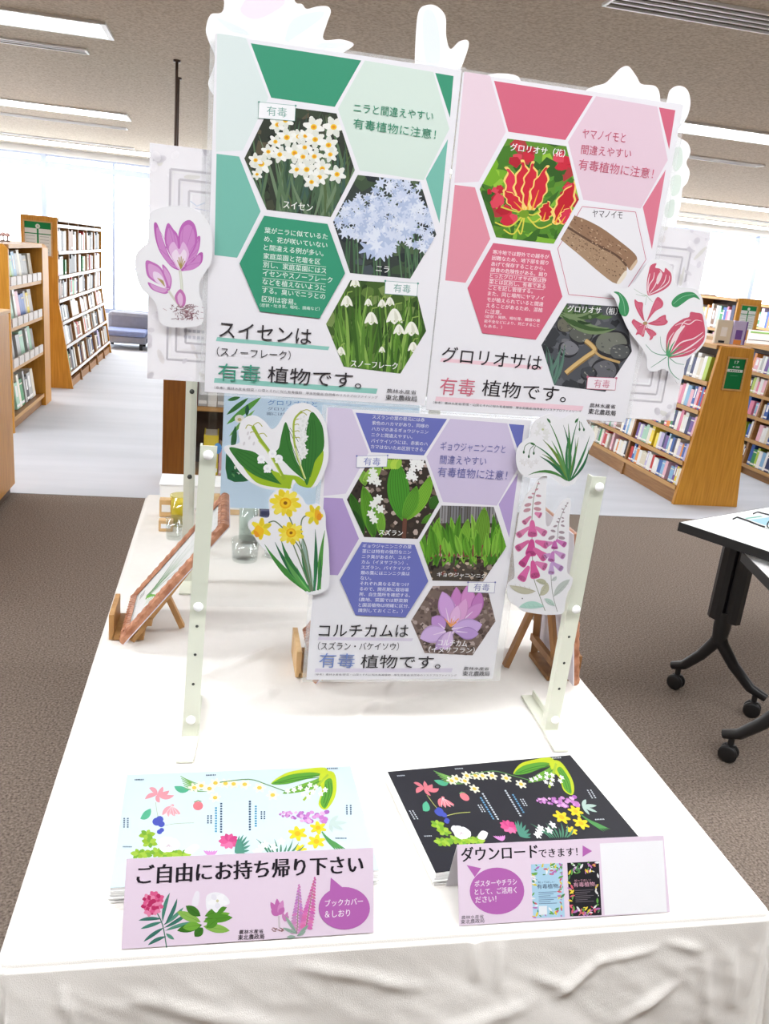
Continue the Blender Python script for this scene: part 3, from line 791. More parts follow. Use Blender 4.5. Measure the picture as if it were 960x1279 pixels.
# ------------------------------------------------------------------ display table and cloth
TX0, TX1, TY0, TY1, TZ = -0.2036, 0.6964, 0.7251, 2.43, 0.70
t = thing('table', (0.246, 1.58, 0), 'long table under the white tablecloth', 'table')
MB().box(TX0 + 0.012, TX1 - 0.012, TY0 + 0.012, TY1 - 0.012, 0.662, 0.695, b=0.004).build('tabletop', M_DESK, t)
for xx in (TX0 + 0.06, TX1 - 0.06):
    for yy in (TY0 + 0.08, TY1 - 0.08):
        MB().tube([(xx, yy, 0.0), (xx, yy, 0.662)], 0.016, 12).build('leg', M_BLACK, t)
def cloth():
    drop = 0.46; back = 0.25
    def axis(a, b, da, db, n, m):
        u = [a - da * (1 - i / m) ** 1.8 for i in range(m)] if da else []
        for i in range(7): u.append(a + 0.03 * i / 7.0 - 0.0)
        u += [a + 0.03 + (b - a - 0.06) * i / n for i in range(n)]
        for i in range(7): u.append(b - 0.03 + 0.03 * i / 7.0)
        u += [b + db * (i / m) ** 1.8 for i in range(m + 1)]
        return u
    xs = axis(TX0, TX1, drop, drop, 190, 40); ys = axis(TY0, TY1, drop, back, 210, 64)
    R = 0.010; vs = []
    def crease(x, y, x0, y0, x1, y1, w, h):
        dx, dy = x1 - x0, y1 - y0; L2 = dx * dx + dy * dy; t = max(0, min(1, ((x - x0) * dx + (y - y0) * dy) / L2))
        d = math.hypot(x - x0 - dx * t, y - y0 - dy * t)
        return 1.5 * h * math.exp(-(d / (w * .8)) ** 2) * math.sin(math.pi * min(1, max(0, .15 + .7 * t)))
    CRS = [(0.02, 1.34, 0.14, 1.46, .010, .005), (-0.12, 1.36, 0.02, 1.30, .008, .004), (0.02, 1.20, 0.22, 1.36, .010, .005), (0.24, 1.18, 0.36, 1.34, .012, .005),
           (-0.08, 1.22, 0.05, 1.40, .010, .004), (0.30, 1.22, 0.54, 1.32, .010, .0045), (0.44, 1.15, 0.60, 1.24, .010, .004), (0.03, 1.52, 0.30, 1.56, .009, .004),
           (-0.16, 1.10, -0.10, 1.34, .010, .003), (0.6, 0.95, 0.66, 1.20, .010, .003), (0.22, 0.76, 0.25, 1.0, .008, .0018), (-0.15, 0.8, -0.1, 1.0, .008, .002), (0.1, 1.62, 0.5, 1.60, .008, .003)]
    RESTS = [(0.12, 0.30, 1.24, 1.49), (-0.21, 0.0, 1.40, 1.63), (0.50, 0.69, 1.25, 1.46), (-0.05, 0.0, 1.05, 1.27), (0.53, 0.59, 1.05, 1.27), (-0.12, 0.22, 0.725, 1.03), (0.24, 0.62, 0.725, 1.04), (-0.09, -0.03, 1.66, 1.88), (0.44, 0.49, 1.66, 1.88)]
    FOLDS = [(0.42, 0.078, 0.466, 0.037, 0.0087, 0.0036), (0.466, 0.037, 0.537, 0.028, 0.0074, 0.0024), (0.505, 0.122, 0.575, 0.081, 0.0087, 0.0036), (0.261, 0.118, 0.381, 0.084, 0.0099, 0.0032), (0.34, 0.01, 0.342, 0.059, 0.0056, 0.0024), (0.308, 0.0, 0.313, 0.046, 0.0062, 0.0036), (-0.142, 0.024, -0.128, 0.065, 0.0062, 0.0028), (0.611, 0.052, 0.63, 0.139, 0.0087, 0.0032), (0.39, 0.052, 0.436, 0.071, 0.0074, 0.0024), (0.556, 0.02, 0.602, 0.035, 0.0074, 0.002), (-0.062, 0.046, 0.104, 0.096, 0.0112, 0.0028), (0.104, 0.015, 0.242, 0.057, 0.0099, 0.0024), (0.648, 0.044, 0.662, 0.121, 0.0074, 0.0036)]
    for y in ys:
        for x in xs:
            cx = min(max(x, TX0 + R), TX1 - R); cy = min(max(y, TY0 + R), TY1 - R)
            ox, oy = x - cx, y - cy; L = math.hypot(ox, oy)
            if L < 1e-9:
                n1 = noise.noise(Vector((x * 9, y * 9, 3.3))); n2 = noise.noise(Vector((x * 28, y * 22, 7.1)))
                z = TZ + 0.0006 * n2 + 0.0010 * n1
                bend = 0.0022 * max(0, noise.noise(Vector((x * 5 + y * 9, y * 4 - x * 7, 1.7)))) * (1 if 1.12 < y < 1.75 else 0.35)
                for c in CRS: bend += crease(x, y, *c)
                edge = min(x - TX0, TX1 - x, y - TY0, TY1 - y)
                z += bend * min(1, max(0, edge / 0.05))
                for (ra, rb, rc, rd) in RESTS:       # the cloth lies flat under what stands on it
                    q_ = max(ra - x, x - rb, rc - y, y - rd)
                    if q_ < 0.02: z = TZ + (z - TZ) * max(0.0, q_ / 0.02) * 1.0
                vs.append((x, y, z)); continue
            dx, dy = ox / L, oy / L
            q = R * math.pi / 2
            if L < q:
                a = L / R; vs.append((cx + dx * R * math.sin(a), cy + dy * R * math.sin(a), TZ - R * (1 - math.cos(a))))
            else:
                d = L - q
                s_ = x * abs(dy) + y * abs(dx)
                corner = min(abs(dx), abs(dy)) * 1.4
                k = min(1, d / 0.25)
                fold = 0.5 + 0.5 * math.sin(s_ * 19 + 1.3 * math.sin(s_ * 7) + d * 2.0)
                fold2 = noise.noise(Vector((s_ * 6, d * 3, 2.2)))
                ang = math.atan2(dy, dx)
                out = R + 0.004 + k * (0.020 * fold + 0.018 * fold2) + d * 0.06 + k * corner * 0.05 * (0.5 + 0.5 * math.sin(ang * 14))
                if dy < -0.9:
                    for (fx0, fd0, fx1, fd1, fw, fh_) in FOLDS: out += crease(x, d, fx0, fd0, fx1, fd1, fw, fh_)
                ra_, rb_ = x * .83 + d * .56, d * .83 - x * .56
                rid = (1 - abs(noise.noise(Vector((ra_ * 9, rb_ * 34, 6.1))))) ** 5 + 0.7 * (1 - abs(noise.noise(Vector((ra_ * 22, rb_ * 60, 9.4))))) ** 6
                out += 0.0013 * rid * min(1, d / .05) if dy < -0.9 else 0.0
                out += 0.0018 * noise.noise(Vector((s_ * 20 + d * 8, d * 16, 4.0))) * min(1, d / .04)
                vs.append((cx + dx * out, cy + dy * out, TZ - R - d))
    n = len(xs); fs = []
    for j in range(len(ys) - 1):
        for i in range(n - 1):
            fs.append((j * n + i, j * n + i + 1, (j + 1) * n + i + 1, (j + 1) * n + i))
    mb = MB(); mb.add(vs, fs, 0, True)
    o = mb.build('tablecloth', M_CLOTH, None, origin=(0.246, 1.58, TZ))
    md = o.modifiers.new('thickness', 'SOLIDIFY'); md.thickness = 0.0008; md.offset = -1
    tag(o, 'white cotton tablecloth draped over the long display table', 'tablecloth')
cloth()
CZ = TZ + 0.0016      # resting height of things lying on the cloth

# ------------------------------------------------------------------ display stand
YP = 1.127            # front face of the posters
t = thing('display_stand', (0.274, 1.137, TZ), 'beige steel display stand with clear panel holding the three posters', 'display stand')
def upright(xa, xb, top, bolts, holes, parent, y=1.131, lean=0.0):
    mb = MB()
    prof_ = [(xa + lean, y), (xb + lean, y), (xb + lean, y + 0.003), (xa + lean + 0.003, y + 0.003), (xa + lean + 0.003, y + 0.016), (xa + lean, y + 0.016)]
    z0 = CZ + 0.002
    n = len(prof_); a = [(p[0] - 2 * lean, p[1], z0) for p in prof_]; b = [(p[0], p[1], top) for p in prof_]
    mb.add(a + b, [tuple(range(n))[::-1], tuple(range(n, 2 * n))] + [(i, (i + 1) % n, n + (i + 1) % n, n + i) for i in range(n)])
    xm = lambda z: (xa + xb) / 2 + lean - 2 * lean * (1 - (z - z0) / (top - z0))
    for z in holes: mb.lathe((xm(z), y - 0.0006, z), (0, -1, 0), [(0.0022, 0), (0.0022, 0.0002), (0, 0.0002)], 12, 1)
    u = mb.build('upright', [M_STAND, M_DARKMET], parent)
    for z in bolts:
        MB().lathe((xm(z), y - 0.0045, z), (0, -1, 0), [(0.0070, 0.002), (0.0070, 0.0035), (0.0058, 0.006), (0.003, 0.0075), (0, 0.008)], 18).build('bolt', M_PLASTW, u)
upright(-0.0325, -0.0095, 1.160, (1.149, 0.923, 0.737), (0.889, 0.843, 0.794), t, lean=0.0035 * 2)
upright(0.5515, 0.5745, 1.143, (1.129, 0.927, 0.728), (0.876, 0.829, 0.782), t, lean=0.0015 * 2)
for (xa, ya, yb_, dxa) in ((-0.0385, 1.066, 1.252, 0.006), (0.546, 1.072, 1.245, 0.004)):
    mb = MB(); z0, z1 = CZ, CZ + 0.003
    mb.prism([(xa - dxa, ya, z0), (xa + 0.024 - dxa, ya, z0), (xa + 0.024, 1.131, z0), (xa + 0.024 + dxa * .3, yb_, z0), (xa + dxa * .3, yb_, z0), (xa, 1.131, z0)], (0, 0, 0.003))
    mb.box(xa + 0.0215, xa + 0.024, 1.150, yb_, z1, z1 + 0.010)
    mb.build('foot', M_STAND, t)
MB().box(-0.034, 0.578, 1.1282, 1.1306, 0.922, 1.655).build('clear_panel', ACRYL, t)

# second, taller stand further back
t = thing('display_stand', (0.2, 1.75, TZ), 'taller beige steel stand further back, screws along its upright', 'display stand')
for xa in (-0.072, 0.452):
    mb = MB()
    mb.add([(xa, 1.75, CZ), (xa + 0.023, 1.75, CZ), (xa + 0.023, 1.766, CZ), (xa, 1.766, CZ), (xa, 1.75, 1.5), (xa + 0.023, 1.75, 1.5), (xa + 0.023, 1.766, 1.5), (xa, 1.766, 1.5)],
           [(0, 3, 2, 1), (4, 5, 6, 7), (0, 1, 5, 4), (1, 2, 6, 5), (2, 3, 7, 6), (3, 0, 4, 7)])
    u = mb.build('upright', M_STAND, t)
    for z in (1.128, 0.945, 0.78, 1.3):
        MB().lathe((xa + 0.0125, 1.75, z), (0, -1, 0), [(0.005, 0), (0.005, 0.002), (0, 0.003)], 14).build('screw', M_DARKMET, u)
    MB().box(xa - 0.001, xa + 0.024, 1.68, 1.86, CZ, CZ + 0.003).build('foot', M_STAND, t)
MB().box(-0.06, 0.47, 1.7475, 1.7495, 0.86, 1.48).build('clear_panel', ACRYL, t)

# ------------------------------------------------------------------ the three posters
RL = (-0.022, 1.2350, 0.304, 0.4275); RR = (0.284, 1.2295, 0.306, 0.4310); RB = (0.1435, 0.8025, 0.299, 0.4210)
EX, EY = (1, 0, 0), (0, 0, 1)
def norm_left(p):
    q = onplane(p[0], p[1], (0, YP, 0), np.array((0, -1.0, 0)))
    return ((q[0] - RL[0]) / RL[2], (q[2] - RL[1]) / RL[3])
HEX1 = [(338, 131), (420, 141.7), (443, 212.5), (413, 271), (333, 262), (305, 198)]
HEX2 = [(446.6, 218.5), (524.5, 226.7), (544.7, 293), (512, 348), (437, 341), (415.8, 277)]
HEX3 = [(437.7, 349.8), (517.4, 355), (532, 413.5), (499.7, 466.7), (429, 457.8), (407, 404.7)]
HEXT = [(329.7, 269.4), (408.7, 279.7), (430.6, 341), (398.8, 397.6), (324.4, 388.8), (299, 329)]
TEMPL = dict(
    lightL=[(271, 41.5), (307, 47), (335, 122), (303, 188), (269.5, 189.5)],
    trap=[(313, 54), (451, 75.5), (418, 133.5), (338.5, 122)],
    lightR=[(455.5, 75.5), (541, 90), (561, 161), (529, 225), (449, 213), (421.8, 136)],
    triT=[(543.3, 91), (566.2, 95), (561.7, 147)],
    triM=[(559.2, 173.5), (548.6, 279), (531.6, 223)],
    midL=[(270.3, 192), (298.5, 195.5), (325.4, 264), (296, 322), (267.7, 318.6)],
    und1=[(271, 421), (411.5, 433), (409.5, 437.5), (269.5, 426)],
    und2=[(268, 472), (471.5, 485.5), (469.5, 492), (267, 478)])
def start_poster(rc):
    a = Art((rc[0], YP, rc[1]), EX, EY, (240, 238, 243))
    a.tp = lambda pts: [(u * rc[2], v * rc[3]) for u, v in (norm_left(p) for p in pts)]
    return a
def template(a, cols):
    for k, c in cols.items(): a.poly(a.tp(TEMPL[k]), c, raw=True, up=False)
    a.step(2)
    return {k: a.tp(v) for k, v in dict(h1=HEX1, h2=HEX2, h3=HEX3, ht=HEXT).items()}
def use_left(a, rc):
    """draw in the left poster's traced frame, carried over to this poster"""
    def m(p):
        u, v = norm_left((p[0], p[1])); return (u * rc[2], v * rc[3])
    a.map = m
def own(a): a.map = None
def tagbox(a, p, txt_l, txt_r, h, col, paper=(246, 246, 248)):
    a.step(); a.poly(p, paper); a.step()
    q = list(p)
    for i in range(4): a.stroke([q[i], q[(i + 1) % 4]], 1.6, col, up=False)
    for (x, y) in (q[0], q[1]): a.ell(x, y, 4, 4, col, n=8, up=False)
    a.step(); a.text('有毒', txt_l, txt_r, h, col)
REF = '（参考）農林水産省/野菜・山菜とそれに似た有毒植物　厚生労働省/自然毒のリスクプロファイリング'
INKT = (54, 50, 54)
def lines(a, rows, x0, y0, dx, dy, w_char, h, col, bold=0.0, slope=0.0):
    a.step()
    for i, r in enumerate(rows):
        x = x0 + dx * i; y = y0 + dy * i; n = len(r) - (0.55 if r[-1] in '。、，' else 0)
        a.text(r, (x, y), (x + w_char * n, y + w_char * n * slope), h, col, bold, up=False)
    a.step()
def blotch(a, rr, x0, y0, x1, y1, n, cols, r0, r1, clip):
    for _ in range(n):
        x, y = rr.uniform(x0, x1), rr.uniform(y0, y1); r = rr.uniform(r0, r1)
        k = rr.randint(5, 8); a0 = rr.uniform(0, 6)
        a.poly([(x + r * rr.uniform(.5, 1.1) * math.cos(a0 + 6.283 * i / k), y + r * rr.uniform(.4, 1.0) * math.sin(a0 + 6.283 * i / k)) for i in range(k)], rr.choice(cols), clip)

# ---- green poster
def poster_green():
    a = start_poster(RL)
    G1, G2 = (58, 152, 118), (122, 190, 174)
    hx = template(a, dict(lightL=(222, 234, 232), trap=G1, lightR=(216, 232, 222), triT=G1, triM=G2, midL=G2, und1=(146, 204, 192), und2=(146, 204, 192)))
    rr = random.Random(21)
    # narcissus photo (crop of the upper half of the poster)
    a.crop(250, 0, 2.8235); a.z0(); c = hx['h1']
    a.poly(c, (52, 58, 48), raw=True)
    blotch(a, rr, 150, 360, 550, 760, 60, [(38, 42, 36), (70, 74, 58), (92, 84, 66), (58, 70, 52)], 14, 40, c)
    for k in range(80):
        bx = rr.uniform(200, 520); tx = bx + rr.uniform(-110, 110) + (bx - 350) * .25
        a.blade((bx, 790), (tx, rr.uniform(380, 640)), rr.uniform(7, 14), rr.choice([(74, 100, 74), (92, 118, 86), (54, 78, 58), (112, 134, 104), (64, 92, 82), (84, 104, 66)]), rr.uniform(-.08, .08), c)
    fl = [(272, 440, 30), (300, 425, 30), (305, 485, 36), (265, 500, 26), (240, 535, 26), (215, 578, 38), (280, 545, 30), (332, 540, 36), (362, 553, 30), (345, 482, 26), (370, 480, 26),
          (400, 448, 38), (405, 492, 34), (368, 520, 28), (340, 598, 28), (375, 598, 34), (402, 552, 30), (452, 512, 34), (470, 448, 38), (458, 545, 28), (430, 595, 32), (420, 625, 30), (392, 642, 28), (482, 615, 32), (195, 565, 26), (200, 615, 20)]
    for (x, y, r) in fl:
        a.flower(x, y, r * 1.05, 6, [(244, 244, 238), (226, 228, 218), (236, 236, 226)], rr.uniform(0, 1), 0.98, c)
        a.ell(x, y, r * .30, r * .27, (242, 200, 48), clip=c); a.ell(x, y, r * .17, r * .15, (226, 146, 30), clip=c)
    a.text('スイセン', (292, 733), (395, 746), 26, (248, 248, 244), 0.015)
    tagbox(a, [(207, 360), (336, 373), (333, 427), (204, 417)], (234, 407), (305, 415), 34, (120, 170, 156))
    a.text('ニラと間違えやすい', (540, 396), (820, 427), 34, G1, 0.0); a.text('有毒植物に注意！', (538, 452), (828, 492), 36, G1, 0.0)
    # chive photo
    a.crop(250, 240, 2.8235); a.z0(); c = hx['h2']
    a.poly(c, (58, 66, 62), raw=True)
    blotch(a, rr, 460, -70, 840, 310, 120, [(44, 52, 52), (66, 84, 62), (84, 104, 74), (40, 46, 50), (74, 82, 88), (58, 76, 56)], 12, 34, c)
    for k in range(26):
        x = rr.uniform(500, 800); a.stroke([(x, 310), (x + rr.uniform(-20, 20), rr.uniform(120, 200))], 5, rr.choice([(92, 124, 92), (74, 106, 76)]), c)
    for (cx, cy, rad, n, sz) in ((700, 10, 90, 60, 16), (570, 60, 80, 55, 17), (545, 105, 70, 40, 17), (690, 70, 90, 60, 18), (780, 100, 60, 44, 14), (640, 120, 90, 60, 19), (625, 185, 45, 20, 30), (780, 165, 50, 26, 15), (715, 135, 50, 24, 22)):
        for k in range(n):
            an = rr.uniform(0, 6.28); d = rad * math.sqrt(rr.random())
            a.flower(cx + d * math.cos(an), cy + d * .75 * math.sin(an), sz * rr.uniform(.8, 1.3), 6, rr.choice([(206, 216, 238), (226, 232, 244), (182, 196, 226), (214, 222, 240)]), rr.uniform(0, 1), .42, c)
    a.text('ニラ', (618, 279), (664, 285), 22, (248, 248, 246), 0.015)
    # snowflake photo
    a.z0(); c = hx['h3']; a.poly(c, (70, 98, 44), raw=True)
    blotch(a, rr, 440, 300, 800, 640, 60, [(46, 66, 34), (96, 124, 60), (58, 84, 40), (124, 146, 84)], 14, 36, c)
    for k in range(110):
        bx = rr.uniform(450, 790); a.blade((bx, 660), (bx + rr.uniform(-60, 90), rr.uniform(310, 520)), rr.uniform(7, 14), rr.choice([(84, 128, 44), (110, 156, 62), (62, 100, 38), (138, 176, 84), (92, 134, 54), (52, 86, 34)]), rr.uniform(-.06, .06), c)
    for (x, y, r) in ((516, 384, 34), (545, 318, 28), (592, 388, 22), (602, 444, 38), (684, 436, 46), (700, 484, 32), (744, 480, 42), (750, 545, 30), (640, 392, 24), (495, 560, 26), (640, 555, 18), (668, 385, 26)):
        a.stroke([(x, y - r * .5), (x + 4, y - r * .9), (x + r * .6, y - r * 1.0)], 4, (150, 180, 90), c)
        a.poly(sm([(x - r * .18, y - r * .5), (x + r * .18, y - r * .5), (x + r * .5, y), (x + r * .62, y + r * .55), (x + r * .3, y + r * .42), (x, y + r * .66), (x - r * .3, y + r * .42), (x - r * .62, y + r * .5), (x - r * .48, y)], 3), (244, 244, 232), c)
        a.poly(sm([(x, y - r * .4), (x + r * .3, y + r * .1), (x + r * .2, y + r * .4), (x + .05 * r, y + r * .5)], 3), (222, 222, 204), c)
        for q in (-.3, 0, .3): a.ell(x + r * q, y + r * .40, 2.2, 2.2, (150, 180, 80), n=6, clip=c)
    a.text('スノーフレーク', (530, 615), (694, 625), 24, (248, 248, 246), 0.015)
    tagbox(a, [(652, 313), (767, 322), (763, 367), (650, 358)], (680, 352), (740, 357), 30, (104, 160, 146))
    # text panel
    a.ztop(); a.poly(hx['ht'], G1, raw=True)
    lines(a, ['葉がニラに似ているた', 'め、花が咲いていない', 'と間違える例が多い。', '家庭菜園と花壇を区', '別し、家庭菜園にはス', 'イセンやスノーフレーク', 'などを植えないように', 'する。臭いでニラとの', '区別は容易。'],
          226, 144, -1.2, 30.2, 22.2, 21, (238, 248, 242), 0.006, 0.105)
    a.text('（症状・吐き気、嘔吐、頭痛など）', (210, 404), (420, 418), 13, (238, 248, 242))
    for i in (3, 4, 5, 6): a.stroke([(224 - i, 151 + 30.2 * i), (224 - i + 222, 151 + 30.2 * i + 22)], 1.2, (238, 248, 242), up=False)
    a.text('スイセンは', (66, 510), (390, 538), 56, INKT, 0.004); a.text('（スノーフレーク）', (58, 578), (318, 592), 34, INKT)
    a.text('有毒', (62, 664), (212, 672), 62, (72, 158, 134), 0.002); a.text('植物です。', (236, 670), (566, 694), 58, INKT, 0.004)
    a.text(REF, (50, 693), (625, 728), 10, (96, 92, 96))
    a.text('農林水産省', (656, 707), (760, 713), 15, INKT, .008); a.text('東北農政局', (652, 733), (762, 738), 20, INKT, 0.012)
    return a
# ---- pink poster
def poster_pink():
    a = start_poster(RR)
    P1, P2, PL = (216, 104, 130), (228, 148, 166), (236, 212, 224)
    hx = template(a, dict(lightL=PL, trap=P1, lightR=(232, 204, 218), triT=P1, triM=(222, 124, 146), midL=P2, und1=(246, 208, 218), und2=(246, 208, 218)))
    rr = random.Random(33)
    a.crop(540, 60, 2.8235); a.z0(); c = hx['h1']
    a.poly(c, (96, 146, 44), raw=True)
    blotch(a, rr, 160, 320, 530, 690, 90, [(120, 176, 40), (70, 124, 34), (152, 198, 60), (50, 94, 30), (88, 150, 50), (176, 60, 60)], 20, 50, c)
    for k in range(30): a.leaf((rr.uniform(170, 520), rr.uniform(560, 700)), (rr.uniform(170, 520), rr.uniform(480, 690)), rr.uniform(18, 40), rr.choice([(86, 140, 44), (130, 184, 56), (60, 108, 36)]), .1, c)
    for (x, y, r) in ((320, 370, 60), (210, 520, 46), (460, 400, 50), (490, 520, 60), (265, 590, 40)): blotch(a, rr, x - r * .6, y - r * .6, x + r * .6, y + r * .6, 8, [(206, 40, 62), (224, 72, 92), (180, 30, 48)], 12, 30, c)
    def wavy(b, t, w, seed):
        q = random.Random(seed); L = []; Rr = []; n = 11
        for i in range(n + 1):
            u = i / n; x = b[0] + (t[0] - b[0]) * u; y = b[1] + (t[1] - b[1]) * u; dx, dy = t[0] - b[0], t[1] - b[1]; l = math.hypot(dx, dy)
            ww = w * math.sin(math.pi * min(.97, .06 + u)) ** .7 / 2; o = 9 * math.sin(i * 2.1 + seed)
            L.append((x - dy / l * ww + dx * 0 + o * .5, y + dx / l * ww)); Rr.append((x + dy / l * ww + o * .5, y - dx / l * ww))
        a.poly(sm(L + Rr[::-1], 2), (250, 216, 120), c)
        cx = sum(p[0] for p in L + Rr) / (2 * n + 2); cy = sum(p[1] for p in L + Rr) / (2 * n + 2)
        a.poly(sm([((p[0] - cx) * .80 + cx, (p[1] - cy) * .90 + cy) for p in L + Rr[::-1]], 2), q.choice([(208, 36, 56), (220, 52, 80), (196, 28, 44)]), c)
        a.stroke([b, ((b[0] * .55 + t[0] * .45), (b[1] * .55 + t[1] * .45))], 7, (246, 176, 60), c, lambda u: 1 - .8 * u)
    for i, (b, t, w) in enumerate((((310, 570), (262, 420), 66), ((320, 570), (320, 395), 70), ((335, 570), (355, 400), 60), ((350, 570), (404, 415), 56), ((320, 575), (245, 500), 44), ((390, 610), (408, 540), 50), ((430, 620), (505, 470), 62), ((450, 620), (490, 560), 40))): wavy(b, t, w, i)
    for t in ((220, 615), (240, 560), (250, 640), (300, 640), (380, 600), (420, 620), (380, 575)): a.stroke(sm([(325, 582), ((325 + t[0]) / 2, t[1] + 14), t], 5, False), 5, (222, 214, 80), c)
    a.ell(322, 585, 18, 14, (120, 160, 40), clip=c)
    a.text('グロリオサ（花）', (272, 362), (465, 386), 28, (252, 250, 250), 0.015)
    a.text('ヤマノイモと', (526, 318), (678, 334), 34, P1); a.text('間違えやすい', (522, 374), (698, 390), 34, P1); a.text('有毒植物に注意！', (512, 428), (775, 462), 38, P1)
    # yam on white
    a.z0(); c = hx['h2']; a.poly(c, (238, 236, 240), raw=True)
    pts = a.tp(HEX2); cxm = sum(p[0] for p in pts) / 6; cym = sum(p[1] for p in pts) / 6
    ins = [((p[0] - cxm) * .95 + cxm, (p[1] - cym) * .95 + cym) for p in pts]
    for i in range(6): a.stroke([ins[i], ins[(i + 1) % 6]], 0.0009, (206, 110, 134), raw=True, up=False)
    a.step(); a.text('ヤマノイモ', (562, 596), (668, 602), 26, INKT, 0.008)
    a.crop(530, 290, 2.6667)
    a.poly(sm([(440, -50), (480, -40), (560, 10), (640, 60), (672, 108), (668, 140), (640, 172), (590, 140), (520, 80), (460, 30), (430, 0)], 3), (170, 140, 112), c)
    a.poly(sm([(462, -45), (500, -55), (580, -20), (650, 30), (700, 72), (706, 96), (684, 126), (668, 108), (610, 60), (540, 20)], 3), (152, 118, 92), c)
    a.stroke(sm([(470, -20), (560, 35), (640, 78), (672, 112)], 4, False), 7, (96, 72, 56), c)
    for k in range(230):
        u = rr.uniform(0, .90); v = rr.uniform(-.42, .42); x = 455 + 235 * u - 40 * v; y = -30 + 160 * u + 110 * v
        if abs(v) < .46: a.ell(x, y, rr.uniform(1.5, 4.5), rr.uniform(1, 2.5), rr.choice([(120, 90, 68), (198, 168, 138), (104, 78, 60), (184, 152, 122)]), .6, 6, c, up=False)
    a.step(); a.poly(sm([(640, 168), (668, 128), (672, 142), (652, 170)], 3), (238, 226, 206), c)
    a.poly(sm([(682, 122), (704, 92), (708, 100), (690, 126)], 3), (216, 190, 160), c)
    # root photo
    a.z0(); c = hx['h3']; a.poly(c, (84, 86, 92), raw=True)
    blotch(a, rr, 380, 220, 690, 520, 70, [(60, 62, 66), (100, 102, 108), (74, 76, 82), (116, 116, 120), (50, 52, 56)], 10, 30, c)
    for (x, y, r, col) in ((470, 310, 34, (112, 110, 96)), (520, 340, 44, (96, 98, 92)), (620, 370, 60, (120, 122, 112)), (650, 400, 40, (90, 92, 92)), (600, 460, 50, (104, 104, 110)), (480, 390, 36, (126, 126, 132)), (545, 470, 30, (70, 72, 78))):
        a.poly(sm([(x + r * rr.uniform(.8, 1.1) * math.cos(6.283 * i / 8), y + r * .8 * rr.uniform(.8, 1.1) * math.sin(6.283 * i / 8)) for i in range(8)], 3), (46, 46, 50), c)
        a.poly(sm([(x + r * .9 * rr.uniform(.8, 1.05) * math.cos(6.283 * i / 8), y - 2 + r * .7 * rr.uniform(.8, 1.05) * math.sin(6.283 * i / 8)) for i in range(8)], 3), col, c)
        for k in range(10): a.ell(x + rr.uniform(-.6, .6) * r, y + rr.uniform(-.5, .5) * r, rr.uniform(2, 6), rr.uniform(1, 3), rr.choice([(146, 146, 138), (78, 80, 78)]), rr.random(), 6, c, up=False)
        a.step()
    for k in range(34): a.leaf((rr.uniform(400, 560), rr.uniform(235, 300)), (rr.uniform(400, 640), rr.uniform(230, 330)), rr.uniform(8, 18), rr.choice([(64, 92, 52), (92, 120, 72), (44, 66, 40), (120, 140, 100)]), .15, c)
    for k in range(12): a.blade((rr.uniform(390, 440), 510), (rr.uniform(395, 470), rr.uniform(370, 430)), 9, rr.choice([(74, 112, 96), (56, 88, 72), (96, 130, 116)]), .05, c)
    root = sm([(470, 470), (500, 445), (540, 415), (566, 396), (556, 378), (536, 362)], 4, False)
    a.stroke(root, 18, (150, 118, 72), c); a.stroke([(x - 1, y - 2) for x, y in root], 12, (214, 182, 124), c)
    a.stroke(sm([(566, 396), (590, 415), (650, 434)], 4, False), 8, (196, 164, 110), c)
    a.text('グロリオサ（根）', (474, 266), (640, 276), 24, (250, 250, 250), 0.012)
    tagbox(a, [(543, 482), (638, 486), (634, 526), (539, 521)], (562, 517), (614, 520), 27, (206, 116, 140), (242, 236, 242))
    a.ztop(); a.poly(hx['ht'], P1, raw=True)
    rows = ['寒冷地では野外での越冬が', '困難なため、地下部を掘り', 'あげて保存することから、', '誤食の危険性がある。掘り', 'とったグロリオサの根は野', '菜とは区別し、有毒である', 'ことを記し管理する。', 'また、同じ場所にヤマノイ', 'モが植えられていると間違', 'えることがあるため、混植', 'に注意。']
    lines(a, rows, 226, 73, -2.4, 19.7, 15.6, 15, (252, 240, 244), 0.006, 0.09)
    lines(a, ['（症状・発熱、嘔吐等、臓器の機', '能不全などにより、死亡すること', 'もある。）'], 200, 285, -2, 16, 12.2, 11, (252, 240, 244), 0.004, 0.08)
    for i in (3, 4, 5): a.stroke([(224 - 2.4 * i, 77 + 19.7 * i), (224 - 2.4 * i + 184, 77 + 19.7 * i + 16)], 1.0, (252, 240, 244), up=False)
    a.text('グロリオサは', (54, 432), (386, 462), 54, INKT, 0.004)
    a.text('有毒', (48, 540), (164, 548), 58, (218, 116, 136), 0.002); a.text('植物です。', (188, 544), (468, 568), 54, INKT, 0.004)
    a.text(REF, (28, 571), (520, 602), 9, (96, 92, 96))
    a.text('農林水産省', (548, 583), (634, 588), 14, INKT, .008); a.text('東北農政局', (544, 605), (634, 612), 18, INKT, 0.012)
    return a
